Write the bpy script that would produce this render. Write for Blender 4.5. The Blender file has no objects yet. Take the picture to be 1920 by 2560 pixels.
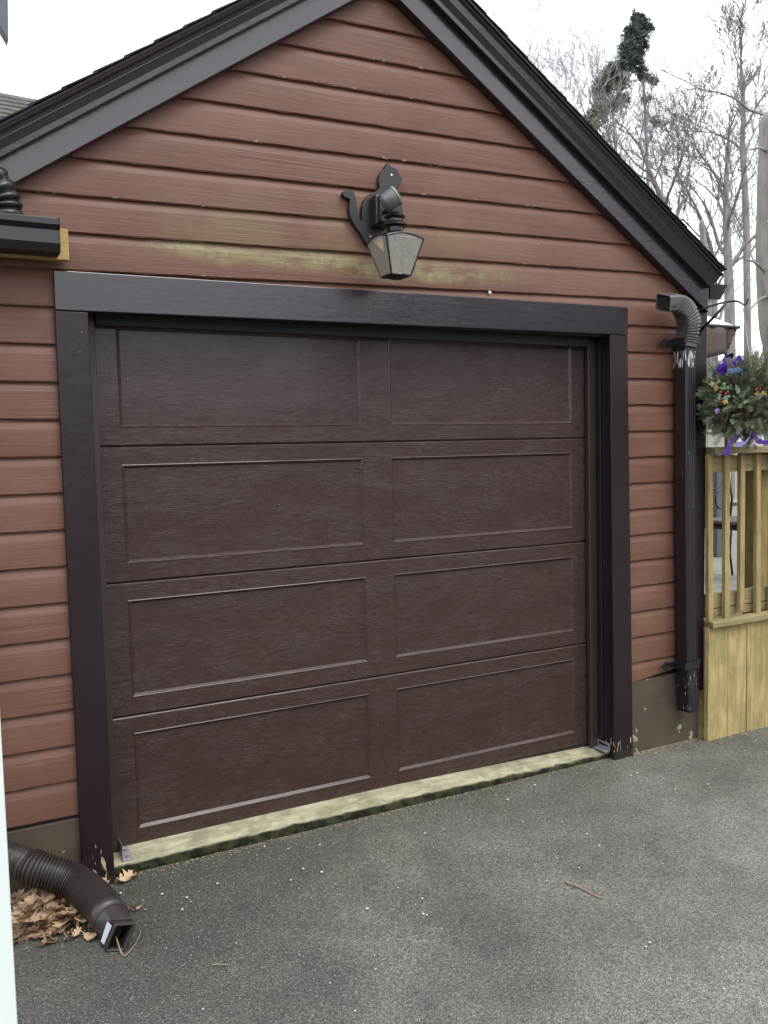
import bpy, bmesh, math, random
from mathutils import Vector, Matrix, noise as mnoise
SC = bpy.context.scene
COL = SC.collection
R = math.radians
rnd = random.Random(7)

# ------------------------------------------------------------------ camera
CP = Vector((-1.77252675, -3.32878064, 1.55232713)); FPX = 2153.766
RX, RY, RZ = -0.0690023823, 0.0245166171, -0.4812343678
def cam_rot():
    cx, sx, cy, sy, cz, sz = math.cos(RX), math.sin(RX), math.cos(RY), math.sin(RY), math.cos(RZ), math.sin(RZ)
    yaw = Matrix(((cz, -sz, 0), (sz, cz, 0), (0, 0, 1)))
    pit = Matrix(((1, 0, 0), (0, cx, -sx), (0, sx, cx)))
    rol = Matrix(((cy, 0, sy), (0, 1, 0), (-sy, 0, cy)))
    return yaw @ pit @ rol
CR = cam_rot()
cam_d = bpy.data.cameras.new('camera'); cam = bpy.data.objects.new('camera', cam_d); COL.objects.link(cam)
m = Matrix.Identity(4)
for i in range(3):
    m[i][0] = CR[i][0]; m[i][1] = CR[i][2]; m[i][2] = -CR[i][1]; m[i][3] = CP[i]
cam.matrix_world = m
cam_d.sensor_fit = 'VERTICAL'; cam_d.sensor_height = 36; cam_d.lens = FPX / 2560 * 36
cam_d.clip_start = .02; cam_d.clip_end = 800
SC.camera = cam

def at(u, v, y):           # point of the place seen at (u, v), standing at depth y
    u *= 1920 / 1659; v *= 1920 / 1659
    d = CR @ Vector(((u - 960) / FPX, 1, -(v - 1280) / FPX))
    return CP + d * ((y - CP.y) / d.y)

# ------------------------------------------------------------------ world, sun, exposure
SUN_EL, SUN_AZ = R(58), R(200)
w = bpy.data.worlds.new('World'); SC.world = w; w.use_nodes = True
nt = w.node_tree; nt.nodes.clear()
sky = nt.nodes.new('ShaderNodeTexSky'); sky.sky_type = 'NISHITA'; sky.sun_disc = False
sky.sun_elevation = SUN_EL; sky.sun_rotation = SUN_AZ; sky.air_density = 1.0; sky.dust_density = 4.0; sky.ozone_density = 1.0
hs = nt.nodes.new('ShaderNodeHueSaturation'); hs.inputs['Saturation'].default_value = .22
mixw = nt.nodes.new('ShaderNodeMix'); mixw.data_type = 'RGBA'; mixw.inputs['Factor'].default_value = .7
mixw.inputs[7].default_value = (9.2, 9.5, 10.2, 1)
bg = nt.nodes.new('ShaderNodeBackground'); bg.inputs['Strength'].default_value = .13
out = nt.nodes.new('ShaderNodeOutputWorld')
nt.links.new(sky.outputs[0], hs.inputs['Color']); nt.links.new(hs.outputs[0], mixw.inputs[6])
nt.links.new(mixw.outputs[2], bg.inputs[0]); nt.links.new(bg.outputs[0], out.inputs[0])
sun_d = bpy.data.lights.new('sun', 'SUN'); sun_d.energy = .9; sun_d.angle = R(25); sun_d.color = (1, .97, .92)
sun = bpy.data.objects.new('sun', sun_d); COL.objects.link(sun)
sd = Vector((.25, -.62, 1.0)).normalized()
sun.rotation_euler = sd.to_track_quat('Z', 'Y').to_euler()
SC.view_settings.view_transform = 'Standard'; SC.view_settings.look = 'None'
SC.view_settings.exposure = 1.08; SC.view_settings.gamma = 1; SC.view_settings.use_curve_mapping = False

# ------------------------------------------------------------------ material helpers
class NB:
    def __init__(s, name):
        s.m = bpy.data.materials.new(name); s.m.use_nodes = True
        s.t = s.m.node_tree; s.t.nodes.clear()
        s.o = s.t.nodes.new('ShaderNodeOutputMaterial'); s.b = s.t.nodes.new('ShaderNodeBsdfPrincipled')
        s.t.links.new(s.b.outputs[0], s.o.inputs[0])
        s.pos = s.t.nodes.new('ShaderNodeNewGeometry').outputs['Position']
        sep = s.t.nodes.new('ShaderNodeSeparateXYZ'); s.t.links.new(s.pos, sep.inputs[0])
        s.x, s.y, s.z = sep.outputs
    def lk(s, v, i):
        if isinstance(v, bpy.types.NodeSocket): s.t.links.new(v, i)
        elif v is not None:
            if isinstance(v, tuple) and len(v) == 3 and i.type == 'RGBA': v = (*v, 1)
            i.default_value = v
    def math(s, op, a, b=0., c=None, clamp=False):
        n = s.t.nodes.new('ShaderNodeMath'); n.operation = op; n.use_clamp = clamp
        s.lk(a, n.inputs[0]); s.lk(b, n.inputs[1])
        if c is not None: s.lk(c, n.inputs[2])
        return n.outputs[0]
    def vec(s, x, y, z):
        n = s.t.nodes.new('ShaderNodeCombineXYZ'); s.lk(x, n.inputs[0]); s.lk(y, n.inputs[1]); s.lk(z, n.inputs[2]); return n.outputs[0]
    def scl(s, v, k):
        n = s.t.nodes.new('ShaderNodeVectorMath'); n.operation = 'MULTIPLY'; s.lk(v, n.inputs[0]); n.inputs[1].default_value = k; return n.outputs[0]
    def noise(s, scale=5., detail=4., rough=.55, v=None, k=None, dist=0.):
        n = s.t.nodes.new('ShaderNodeTexNoise'); n.inputs['Scale'].default_value = scale; n.inputs['Detail'].default_value = detail
        n.inputs['Roughness'].default_value = rough; n.inputs['Distortion'].default_value = dist
        v = v or s.pos
        if k: v = s.scl(v, k)
        s.lk(v, n.inputs['Vector']); return n.outputs[0]
    def vor(s, scale, v=None, feat='F1', k=None, out='Distance'):
        n = s.t.nodes.new('ShaderNodeTexVoronoi'); n.inputs['Scale'].default_value = scale; n.feature = feat
        v = v or s.pos
        if k: v = s.scl(v, k)
        s.lk(v, n.inputs['Vector']); return n.outputs[out]
    def ss(s, v, a, b):     # smooth step a..b -> 0..1
        n = s.t.nodes.new('ShaderNodeMapRange'); n.interpolation_type = 'SMOOTHSTEP'; s.lk(v, n.inputs[0])
        s.lk(a, n.inputs[1]); s.lk(b, n.inputs[2]); return n.outputs[0]
    def mix(s, f, a, b):
        n = s.t.nodes.new('ShaderNodeMix'); n.data_type = 'RGBA'; s.lk(f, n.inputs[0]); s.lk(a, n.inputs[6]); s.lk(b, n.inputs[7]); return n.outputs[2]
    def bump(s, h, strength=.5, dist=.01, n0=None):
        n = s.t.nodes.new('ShaderNodeBump'); n.inputs['Strength'].default_value = strength; n.inputs['Distance'].default_value = dist
        s.lk(h, n.inputs['Height'])
        if n0 is not None: s.lk(n0, n.inputs['Normal'])
        return n.outputs[0]
    def fin(s, color=None, rough=None, normal=None, metal=None, spec=None, **kw):
        s.lk(color, s.b.inputs['Base Color']); s.lk(rough, s.b.inputs['Roughness']); s.lk(normal, s.b.inputs['Normal'])
        s.lk(metal, s.b.inputs['Metallic']); s.lk(spec, s.b.inputs['Specular IOR Level'])
        for k, v in kw.items(): s.lk(v, s.b.inputs[k])
        return s.m

SP = .134018            # siding course
ZS = 2.103528
def dz(x): return .064 * min(1, max(0, (x + 1.35) / 2.85))

def m_siding():
    n = NB('brown painted siding')
    t = n.math('MULTIPLY', n.math('ADD', n.x, 1.35), 1 / 2.85, clamp=True)
    zz = n.math('SUBTRACT', n.z, n.math('MULTIPLY', t, .064))
    rel = n.math('DIVIDE', n.math('SUBTRACT', zz, ZS - 40 * SP), SP)
    bid = n.math('FLOOR', rel)
    frac = n.math('SUBTRACT', rel, bid)
    rb = n.noise(1.7, 0, v=n.vec(n.math('MULTIPLY', bid, 3.7), 0., 0.))
    xx = n.math('ADD', n.x, n.math('MULTIPLY', bid, 5.31))
    v = n.vec(n.math('MULTIPLY', xx, 2.2), n.math('MULTIPLY', bid, 1.9), n.math('MULTIPLY', n.z, 55.))
    g = n.noise(1., 5, .6, v=v, dist=1.2)
    coarse = n.noise(1., 2, .5, v=n.vec(n.math('MULTIPLY', xx, 1.3), 0., n.math('MULTIPLY', n.z, 9.)), dist=.3)
    # a few boards are deeply ribbed with weathered grain, in places
    wv = n.noise(1., 2, .5, v=n.vec(n.math('MULTIPLY', xx, .8), 3., n.math('MULTIPLY', n.z, 85.)), dist=.5)
    wm = n.ss(n.noise(1.1, 2, v=n.vec(xx, n.math('MULTIPLY', bid, 2.3), 0.)), .55, .66)
    h = n.math('ADD', n.math('MULTIPLY', g, .7), n.math('ADD', n.math('MULTIPLY', n.math('MULTIPLY', wv, wm), 1.5), n.math('MULTIPLY', coarse, .5)))
    nb = n.bump(h, .42, .006)
    blot = n.noise(2.3, 4)
    c = n.mix(n.ss(blot, .3, .75), (.120, .055, .037), (.154, .076, .055))
    c = n.mix(n.math('MULTIPLY', n.math('ADD', n.math('MULTIPLY', rb, .35), n.math('MULTIPLY', n.ss(coarse, .42, .62), .35)), 1.), c, (.092, .042, .029))
    # chalking on ribs
    c = n.mix(n.math('MULTIPLY', n.math('MULTIPLY', n.ss(wv, .5, .62), wm), .3), c, (.10, .05, .036))
    # green algae above the door, growing in drips from the joint line
    below = n.math('SUBTRACT', n.math('SUBTRACT', 2.375, zz), 0.)      # distance below the joint
    drip = n.noise(1., 4, .6, v=n.vec(n.math('MULTIPLY', n.x, 6.), 0., n.math('MULTIPLY', n.z, 2.)))
    patch = n.noise(1., 3, .6, v=n.vec(n.math('MULTIPLY', n.x, 4.2), 5., n.math('MULTIPLY', n.z, 12.)))
    xm = n.math('MULTIPLY', n.ss(n.x, -1.15, -.75), n.math('SUBTRACT', 1., n.math('MULTIPLY', n.ss(n.x, .15, .9), .95)))
    cen = n.math('ADD', .022, n.math('MULTIPLY', n.ss(n.x, -.9, .3), .058))
    dd = n.math('ABSOLUTE', n.math('SUBTRACT', n.math('SUBTRACT', below, cen), n.math('MULTIPLY', n.math('SUBTRACT', drip, .5), .11)))
    fleck = n.noise(1., 4, .65, v=n.vec(n.math('MULTIPLY', n.x, 30.), 0., n.math('MULTIPLY', n.z, 22.)))
    am = n.math('MULTIPLY', n.math('SUBTRACT', 1., n.ss(dd, .0, .065)), n.ss(patch, .34, .56))
    am = n.math('MULTIPLY', am, n.ss(fleck, .22, .62))
    am = n.math('MULTIPLY', am, xm)
    inb = n.math('MULTIPLY', n.ss(below, -.001, .006), n.math('SUBTRACT', 1., n.ss(below, .112, .13)))
    am = n.math('MULTIPLY', am, inb)
    film = n.math('MULTIPLY', n.math('MULTIPLY', n.math('MULTIPLY', xm, n.math('SUBTRACT', 1., n.ss(below, .05, .11))), n.math('SUBTRACT', 1., n.ss(below, -.30, -.26) if False else 0.)), n.ss(n.noise(4., 3), .35, .6))
    film = n.math('MULTIPLY', film, n.ss(below, -.28, -.02))
    c = n.mix(n.math('MULTIPLY', film, .4), c, (.15, .125, .055))
    c = n.mix(n.math('MULTIPLY', am, .75), c, (.215, .232, .105))
    # low courses: greenish dirt
    low = n.math('MULTIPLY', n.math('SUBTRACT', 1., n.ss(n.z, .38, 1.3)), n.ss(n.noise(5., 4), .42, .65))
    low = n.math('MULTIPLY', low, n.ss(n.x, 0., 1.))
    c = n.mix(n.math('MULTIPLY', low, .45), c, (.12, .092, .042))
    # bare flecks along the lips
    fl = n.math('MULTIPLY', n.ss(n.noise(1., 3, .7, v=n.vec(n.math('MULTIPLY', n.x, 22.), n.math('MULTIPLY', bid, 3.), n.math('MULTIPLY', n.z, 60.))), .60, .64), n.math('SUBTRACT', 1., n.ss(frac, .025, .06)))
    fl = n.math('MULTIPLY', fl, n.ss(n.noise(1.3, 2, v=n.vec(n.x, bid, 2.)), .5, .56))
    sp = n.ss(n.vor(26.), .075, .045)
    sp = n.math('MULTIPLY', n.math('SUBTRACT', 1., n.ss(n.vor(17.), .035, .055)), n.ss(n.noise(2.7, 2), .56, .62))
    c = n.mix(n.math('MAXIMUM', fl, sp), c, (.34, .29, .25))
    rgh = n.math('ADD', .40, n.math('MULTIPLY', blot, .16))
    return n.fin(c, rgh, nb, spec=.26)

def m_trim(name, base=(.0095, .0045, .0068), chips=True, rough=.30, dirn='z', spec=.38):
    n = NB(name)
    k = {'z': (14., 14., 2.), 'x': (2., 14., 14.)}[dirn]
    g = n.noise(4., 5, .6, k=k)
    lump = n.noise(22., 3)
    nb = n.bump(n.math('ADD', n.math('MULTIPLY', g, .7), lump), .5 if dirn == 'z' else .3, .003)
    bl = n.noise(3., 4)
    c = n.mix(bl, base, tuple(b * 1.35 for b in base))
    rg = n.math('ADD', rough, n.math('MULTIPLY', bl, .16))
    if chips:
        st = n.noise(1., 5, .65, v=n.scl(n.pos, (60., 60., 11.)))
        big = n.noise(1., 3, .6, v=n.scl(n.pos, (30., 30., 6.)))
        lowm = n.math('SUBTRACT', 1., n.ss(n.z, -.05, .5))
        th = n.math('SUBTRACT', .80, n.math('MULTIPLY', lowm, .225))
        ch = n.ss(n.math('ADD', n.math('MULTIPLY', st, .4), n.math('MULTIPLY', big, .6)), th, n.math('ADD', th, .02))
        damp = n.math('SUBTRACT', 1., n.ss(n.math('ADD', n.z, n.math('MULTIPLY', n.noise(9., 3), .06)), .0, .03))
        ch = n.math('MULTIPLY', ch, n.math('SUBTRACT', 1., damp))
        sp = n.math('MULTIPLY', n.math('SUBTRACT', 1., n.ss(n.vor(19.), .03, .045)), n.ss(n.noise(3.7, 2), .55, .6))
        c = n.mix(n.math('MAXIMUM', ch, n.math('MULTIPLY', sp, .8)), c, (.36, .31, .18))
        c = n.mix(n.math('MULTIPLY', damp, .7), c, (.02, .022, .012))
        rg = n.math('MAXIMUM', rg, n.math('MULTIPLY', ch, .8))
    return n.fin(c, rg, nb, spec=spec)

def m_door():
    n = NB('embossed brown steel door')
    warp = n.noise(3., 2, v=n.scl(n.pos, (1., 1., 1.6)))
    g = n.noise(1., 6, .62, v=n.vec(n.math('MULTIPLY', n.x, 16.), 0., n.math('ADD', n.math('MULTIPLY', n.z, 210.), n.math('MULTIPLY', warp, 9.))), dist=.4)
    hm = n.ss(n.noise(1., 3, .6, v=n.scl(n.pos, (5., 1., 9.))), .42, .62)
    cross = n.noise(1., 3, .6, v=n.scl(n.pos, (330., 1., 28.)))
    h = n.math('ADD', n.math('MULTIPLY', g, n.math('ADD', .35, n.math('MULTIPLY', hm, 1.))), n.math('MULTIPLY', cross, .75))
    nb = n.bump(h, 1., .0028)
    bl = n.noise(1., 6, .72, v=n.scl(n.pos, (24., 1., 60.)))
    bl2 = n.noise(1., 5, .7, v=n.scl(n.pos, (2.6, 1., 6.)))
    dust = n.math('MULTIPLY', n.math('MULTIPLY', n.ss(bl, .40, .60), n.ss(bl2, .32, .6)), .75)
    spl = n.math('MULTIPLY', n.math('SUBTRACT', 1., n.ss(n.z, .02, .24)), n.ss(n.noise(34., 4, .7), .50, .62))
    dust = n.math('MAXIMUM', dust, n.math('MULTIPLY', spl, .9))
    c = n.mix(dust, (.031, .0143, .0118), (.047, .0285, .0245))
    sp = n.math('MULTIPLY', n.math('SUBTRACT', 1., n.ss(n.vor(13.), .018, .03)), n.ss(n.noise(2.9, 2), .5, .55))
    c = n.mix(n.math('MULTIPLY', sp, .9), c, (.3, .28, .27))
    rg = n.math('ADD', .30, n.math('MULTIPLY', bl, .22))
    return n.fin(c, rg, nb, spec=.35, **{'Coat Weight': .3, 'Coat Roughness': .12})

def m_asphalt():
    n = NB('worn asphalt')
    a = n.vor(280.); a2 = n.vor(120., v=None); fine = n.noise(190., 3, .7)
    col = n.vor(280., out='Color')
    sepc = n.t.nodes.new('ShaderNodeSeparateColor'); n.t.links.new(col, sepc.inputs[0])
    big = n.noise(1.15, 5, .62); med = n.noise(5.5, 5, .6)
    # paler away from the wall and to the right, darker and mossier by the wall
    worn = n.ss(n.math('ADD', n.math('ADD', n.math('MULTIPLY', n.y, -.16), n.math('MULTIPLY', n.x, .05)), n.math('MULTIPLY', n.math('SUBTRACT', big, .5), .9)), -.06, .36)
    c = n.mix(n.ss(big, .3, .7), (.094, .094, .078), (.138, .137, .114))
    c = n.mix(n.math('MULTIPLY', worn, .8), c, (.262, .258, .222))
    damp = n.math('MULTIPLY', n.math('SUBTRACT', 1., n.ss(n.math('ADD', n.x, n.math('MULTIPLY', med, .6)), -1.1, .1)), n.math('SUBTRACT', 1., n.ss(n.y, -1.9, -.9) if False else 0.))
    c = n.mix(n.math('MULTIPLY', damp, .65), c, (.052, .053, .045))
    moss = n.math('MULTIPLY', n.ss(n.y, -1.0, -.1), n.ss(n.noise(3., 4), .4, .65))
    c = n.mix(n.math('MULTIPLY', moss, .4), c, (.105, .112, .072))
    c = n.mix(n.math('MULTIPLY', n.math('SUBTRACT', 1., n.ss(med, .3, .55)), .35), c, (.055, .057, .055))
    g2 = n.noise(95., 3, .75)
    st = n.math('MULTIPLY', n.math('ADD', .5, n.math('MULTIPLY', sepc.outputs[0], 1.)), n.math('ADD', .48, n.math('MULTIPLY', n.ss(g2, .25, .75), 1.15)))
    c2 = n.t.nodes.new('ShaderNodeVectorMath'); c2.operation = 'SCALE'; n.t.links.new(c, c2.inputs[0]); n.t.links.new(st, c2.inputs[3])
    c = n.mix(n.math('GREATER_THAN', fine, .62), c2.outputs[0], (.045, .045, .045)) if False else c2.outputs[0]
    gap = n.ss(a, .30, .52)
    c = n.mix(n.math('MULTIPLY', gap, .55), c, (.02, .02, .019))
    wsp = n.math('GREATER_THAN', sepc.outputs[1], .972)
    c = n.mix(n.math('MULTIPLY', wsp, .6), c, (.30, .29, .26))
    bsp = n.math('MULTIPLY', n.math('SUBTRACT', 1., n.ss(n.vor(14.), .045, .07)), n.ss(n.noise(1.9, 2), .5, .58))
    c = n.mix(n.math('MULTIPLY', bsp, .4), c, (.22, .215, .19))
    h = n.math('ADD', n.math('MULTIPLY', n.math('SUBTRACT', 1., a), .8), n.math('MULTIPLY', fine, .5))
    nb = n.bump(n.math('ADD', h, n.math('MULTIPLY', g2, 1.2)), .8, .005, n.bump(med, .3, .02))
    return n.fin(c, .62, nb, spec=.5)

def m_wood(name, a, b, grain='z', scale=1., green=.0, rough=.75, knots=True):
    n = NB(name)
    k = {'z': (38., 38., 3.2), 'x': (3.2, 38., 38.), 'y': (38., 3.2, 38.)}[grain]
    g = n.noise(1., 5, .62, v=n.scl(n.pos, tuple(q * scale for q in k)), dist=1.4)
    c = n.mix(n.ss(g, .3, .72), a, b)
    bl = n.noise(6., 4)
    c = n.mix(n.math('MULTIPLY', n.ss(bl, .45, .75), .35), c, tuple(q * .55 for q in a))
    if green:
        gm = n.math('MULTIPLY', n.ss(n.noise(7., 4), .42, .66), green)
        c = n.mix(gm, c, (.12, .13, .05))
    if knots:
        kn = n.math('SUBTRACT', 1., n.ss(n.vor(1., k=(9., 9., 3.2)), .05, .10))
        c = n.mix(n.math('MULTIPLY', kn, .7), c, (.12, .07, .03))
    return n.fin(c, rough, n.bump(g, .4, .003), spec=.25)

def m_plain(name, color, rough=.5, var=.25, scale=20., bump=.15, metal=0., spec=.5, **kw):
    n = NB(name)
    g = n.noise(scale, 4)
    c = n.mix(g, tuple(q * (1 - var) for q in color), tuple(min(1, q * (1 + var)) for q in color))
    return n.fin(c, rough, n.bump(g, bump, .002), metal, spec, **kw)

def m_render():      # painted cement foundation
    n = NB('painted cement')
    b = n.noise(3., 5, .6); f = n.noise(60., 3)
    c = n.mix(n.ss(b, .3, .7), (.052, .037, .026), (.078, .057, .039))
    gr = n.math('MULTIPLY', n.ss(n.noise(5., 4), .45, .7), n.math('SUBTRACT', 1., n.ss(n.z, .0, .3)))
    c = n.mix(n.math('MULTIPLY', gr, .6), c, (.07, .07, .04))
    ch = n.ss(n.noise(13., 4, .6), n.math('ADD', .605, n.math('MULTIPLY', n.ss(n.z, -.06, .1), .06)), n.math('ADD', .625, n.math('MULTIPLY', n.ss(n.z, -.06, .1), .06)))
    c = n.mix(n.math('MULTIPLY', ch, .8), c, (.33, .28, .23))
    return n.fin(c, .7, n.bump(n.math('ADD', b, n.math('MULTIPLY', f, .3)), .4, .006), spec=.35)

def m_sill():
    n = NB('weathered sill timber')
    g = n.noise(1., 5, .6, v=n.scl(n.pos, (4., 30., 30.)), dist=1.)
    bl = n.noise(7., 5, .65)
    c = n.mix(n.ss(g, .3, .7), (.24, .222, .145), (.36, .335, .235))
    c = n.mix(n.math('MULTIPLY', n.ss(bl, .42, .66), .65), c, (.12, .125, .07))
    c = n.mix(n.math('MULTIPLY', n.ss(n.noise(11., 3), .6, .7), .7), c, (.38, .345, .26))
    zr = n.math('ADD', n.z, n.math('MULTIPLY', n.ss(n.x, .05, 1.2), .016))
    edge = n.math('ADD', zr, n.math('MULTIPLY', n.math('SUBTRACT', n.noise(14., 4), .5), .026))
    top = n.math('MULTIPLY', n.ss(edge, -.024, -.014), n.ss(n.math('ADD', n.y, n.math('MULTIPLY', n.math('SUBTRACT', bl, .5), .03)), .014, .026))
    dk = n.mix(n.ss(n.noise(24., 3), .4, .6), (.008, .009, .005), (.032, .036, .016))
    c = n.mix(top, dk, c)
    return n.fin(c, .8, n.bump(n.math('ADD', g, bl), .6, .004), spec=.2)

def m_downspout():
    n = NB('painted downspout')
    st = n.noise(1., 4, .7, v=n.scl(n.pos, (130., 130., 16.)))
    b1 = n.math('MULTIPLY', n.ss(n.z, 1.93, 1.96), n.math('SUBTRACT', 1., n.ss(n.z, 2.03, 2.05)))
    b2 = n.math('MULTIPLY', n.ss(n.z, .13, .16), n.math('SUBTRACT', 1., n.ss(n.z, .34, .40)))
    b3 = n.math('MULTIPLY', n.ss(n.z, 1.1, 1.25), n.math('SUBTRACT', 1., n.ss(n.z, 1.5, 1.7)))
    th = n.math('SUBTRACT', .74, n.math('ADD', n.math('MULTIPLY', b1, .22), n.math('ADD', n.math('MULTIPLY', b2, .11), n.math('MULTIPLY', b3, .05))))
    ch = n.ss(st, th, n.math('ADD', th, .02))
    c = n.mix(n.noise(5., 3), (.008, .0055, .0075), (.012, .0085, .011))
    c = n.mix(ch, c, (.40, .39, .39))
    return n.fin(c, .38, n.bump(n.noise(40., 2), .1, .002), spec=.45)

def m_shingle(name, a, b, k=(7., 7., 7.)):
    n = NB(name)
    g = n.noise(160., 3, .7); bl = n.noise(1., 2, v=n.scl(n.pos, k))
    c = n.mix(n.ss(bl, .35, .65), a, b); c = n.mix(n.math('MULTIPLY', g, .6), c, tuple(q * .5 for q in a))
    return n.fin(c, .85, n.bump(g, .6, .003), spec=.3)

def m_leaf():
    n = NB('dry oak leaf')
    oi = n.t.nodes.new('ShaderNodeObjectInfo').outputs['Random']
    a = n.t.nodes.new('ShaderNodeAttribute'); a.attribute_name = 'tone'; t = a.outputs['Fac']
    c = n.mix(n.math('FRACT', n.math('ADD', t, oi)), (.40, .27, .165), (.12, .07, .048))
    c = n.mix(n.ss(n.noise(30., 3), .45, .7), c, (.42, .31, .19))
    return n.fin(c, .6, n.bump(n.noise(90., 3), .5, .002), spec=.3)

def m_bark(name, a, b, k=(14., 14., 3.)):
    n = NB(name)
    g = n.noise(1., 5, .6, v=n.scl(n.pos, k))
    c = n.mix(n.ss(g, .3, .7), a, b)
    return n.fin(c, .85, n.bump(g, .5, .02), spec=.2)

def m_foliage(name, a, b, scale=9.):
    n = NB(name)
    g = n.noise(scale, 3)
    c = n.mix(n.ss(g, .35, .65), a, b)
    return n.fin(c, .55, spec=.3)

M = dict(
    siding=m_siding(), trimv=m_trim('dark brown gloss trim'), trimh=m_trim('dark brown gloss header', chips=False, dirn='x', rough=.18, spec=.68, base=(.013, .0088, .0135)),
    rake=m_trim('dark brown gloss rake', chips=False, dirn='x', rough=.18, spec=.82, base=(.013, .0088, .0135)), jamb=m_trim('dark jamb', (.010, .008, .009), True, .4),
    door=m_door(), strip=m_plain('brown vinyl strip', (.024, .017, .0145), .5), seal=m_plain('black rubber', (.007, .007, .007), .7),
    asphalt=m_asphalt(), render=m_render(), sill=m_sill(), dsp=m_downspout(),
    elbow=m_plain('grey brown aluminium', (.085, .083, .082), .42, .3, 30., .1), black=m_plain('black painted metal', (.008, .008, .009), .33),
    blackpipe=m_plain('black plastic pipe', (.009, .0085, .009), .33, .2), gutter=m_plain('glossy black gutter', (.005, .005, .0055), .2, .3, 30., .1),
    ply=m_wood('fresh yellow pine', (.36, .235, .085), (.42, .29, .12), 'x', green=0, knots=False),
    hose=m_plain('brown corrugated plastic', (.027, .021, .019), .38, .15, 12., .08), inside=m_plain('painted pipe shade', (.01, .008, .008), .8),
    sticker=m_plain('white paper sticker', (.42, .44, .5), .6, .05), galv=m_plain('galvanised steel', (.33, .35, .38), .45, .3, 70., .2, metal=.7),
    rust=m_plain('rusty screw', (.25, .08, .05), .8), cat=m_plain('dark painted board', (.013, .0135, .0155), .55, .2, 40.),
    lampmetal=m_plain('black lamp metal', (.010, .0105, .012), .32, .3, 60.), sensor=m_plain('worn grey sensor shell', (.11, .115, .12), .3, .5, 14.),
    chalk=m_plain('chalky pale plastic', (.25, .245, .225), .6), screw=m_plain('bright screw', (.7, .7, .7), .3, metal=.6),
    shingle=m_shingle('dark shingles', (.015, .0145, .017), (.025, .024, .027)), nshingle=m_shingle('grey brown shingles', (.07, .065, .057), (.12, .11, .098), (4., 4., 9.)),
    pt=m_wood('treated pine', (.23, .165, .068), (.37, .285, .125), 'z', green=.3), ptx=m_wood('treated pine rail', (.205, .163, .085), (.31, .255, .13), 'x', green=.4),
    skirt=m_wood('treated pine boards', (.27, .20, .085), (.42, .33, .15), 'z', .7, green=.35),
    deck=m_wood('greyed deck boards', (.155, .15, .13), (.215, .21, .185), 'x', knots=False), white=m_plain('white gloss paint', (.60, .66, .63), .3, .04, 8.),
    greypost=m_plain('blue grey post', (.07, .077, .085), .6), canvas=m_plain('pale canopy cloth', (.6, .585, .61), .7, .05), drape=m_plain('brown drape', (.065, .045, .038), .85),
    bark=m_bark('grey bark', (.15, .14, .13), (.26, .245, .23)), bark_glare=m_bark('glare washed far bark', (.38, .375, .385), (.52, .515, .52)),  # far bark colour lifted to stand for sky glare on distant trees
    barkbig=m_bark('bleached trunk', (.15, .142, .128), (.25, .235, .21), (9., 9., 2.)), cut=m_plain('weathered cut wood', (.06, .05, .042), .9),
    fir=m_foliage('fir needles', (.06, .078, .042), (.19, .21, .125), 14.), conif=m_foliage('conifer foliage', (.075, .095, .092), (.13, .155, .142), 3.),  # conifer colour lightened to give the hazy glare on the evergreen
    conif2=m_foliage('thin conifer foliage', (.15, .158, .115), (.24, .245, .19), 3.),
    purple=m_plain('purple ribbon', (.065, .012, .24), .38, .3, 10., .1), lilac=m_plain('lilac ribbon', (.27, .20, .5), .45), blue=m_plain('pale blue ribbon', (.19, .32, .5), .4),
    berry=m_plain('crimson berry', (.25, .012, .045), .2), gold=m_plain('yellow felt', (.48, .37, .06), .6), cone=m_plain('plum pine cone', (.085, .03, .042), .5),
    straw=m_plain('straw flower', (.33, .22, .11), .7), holly=m_foliage('holly leaf', (.085, .14, .065), (.15, .22, .13), 30.),
    leaf=m_leaf(), twig=m_plain('bare twig', (.22, .165, .11), .7), grasst=m_plain('dull grass', (.045, .047, .03), .9, .4, 2.), crumb=m_plain('tan crumbs', (.26, .19, .12), .8),
    chipw=m_plain('white paint chips', (.46, .45, .41), .6), tan=m_plain('tan vinyl wall', (.33, .31, .265), .7), hwall=m_plain('pale house wall', (.35, .34, .32), .7),
    darkfascia=m_plain('slate blue fascia', (.065, .07, .095), .4))
g = NB('dusty lamp glass'); dst = g.noise(25., 4)
M['glass'] = g.fin(g.mix(dst, (.50, .48, .43), (.66, .63, .57)), .16, g.bump(g.noise(40., 2), .2, .002), spec=.6, **{'Transmission Weight': .68, 'IOR': 1.3})

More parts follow.
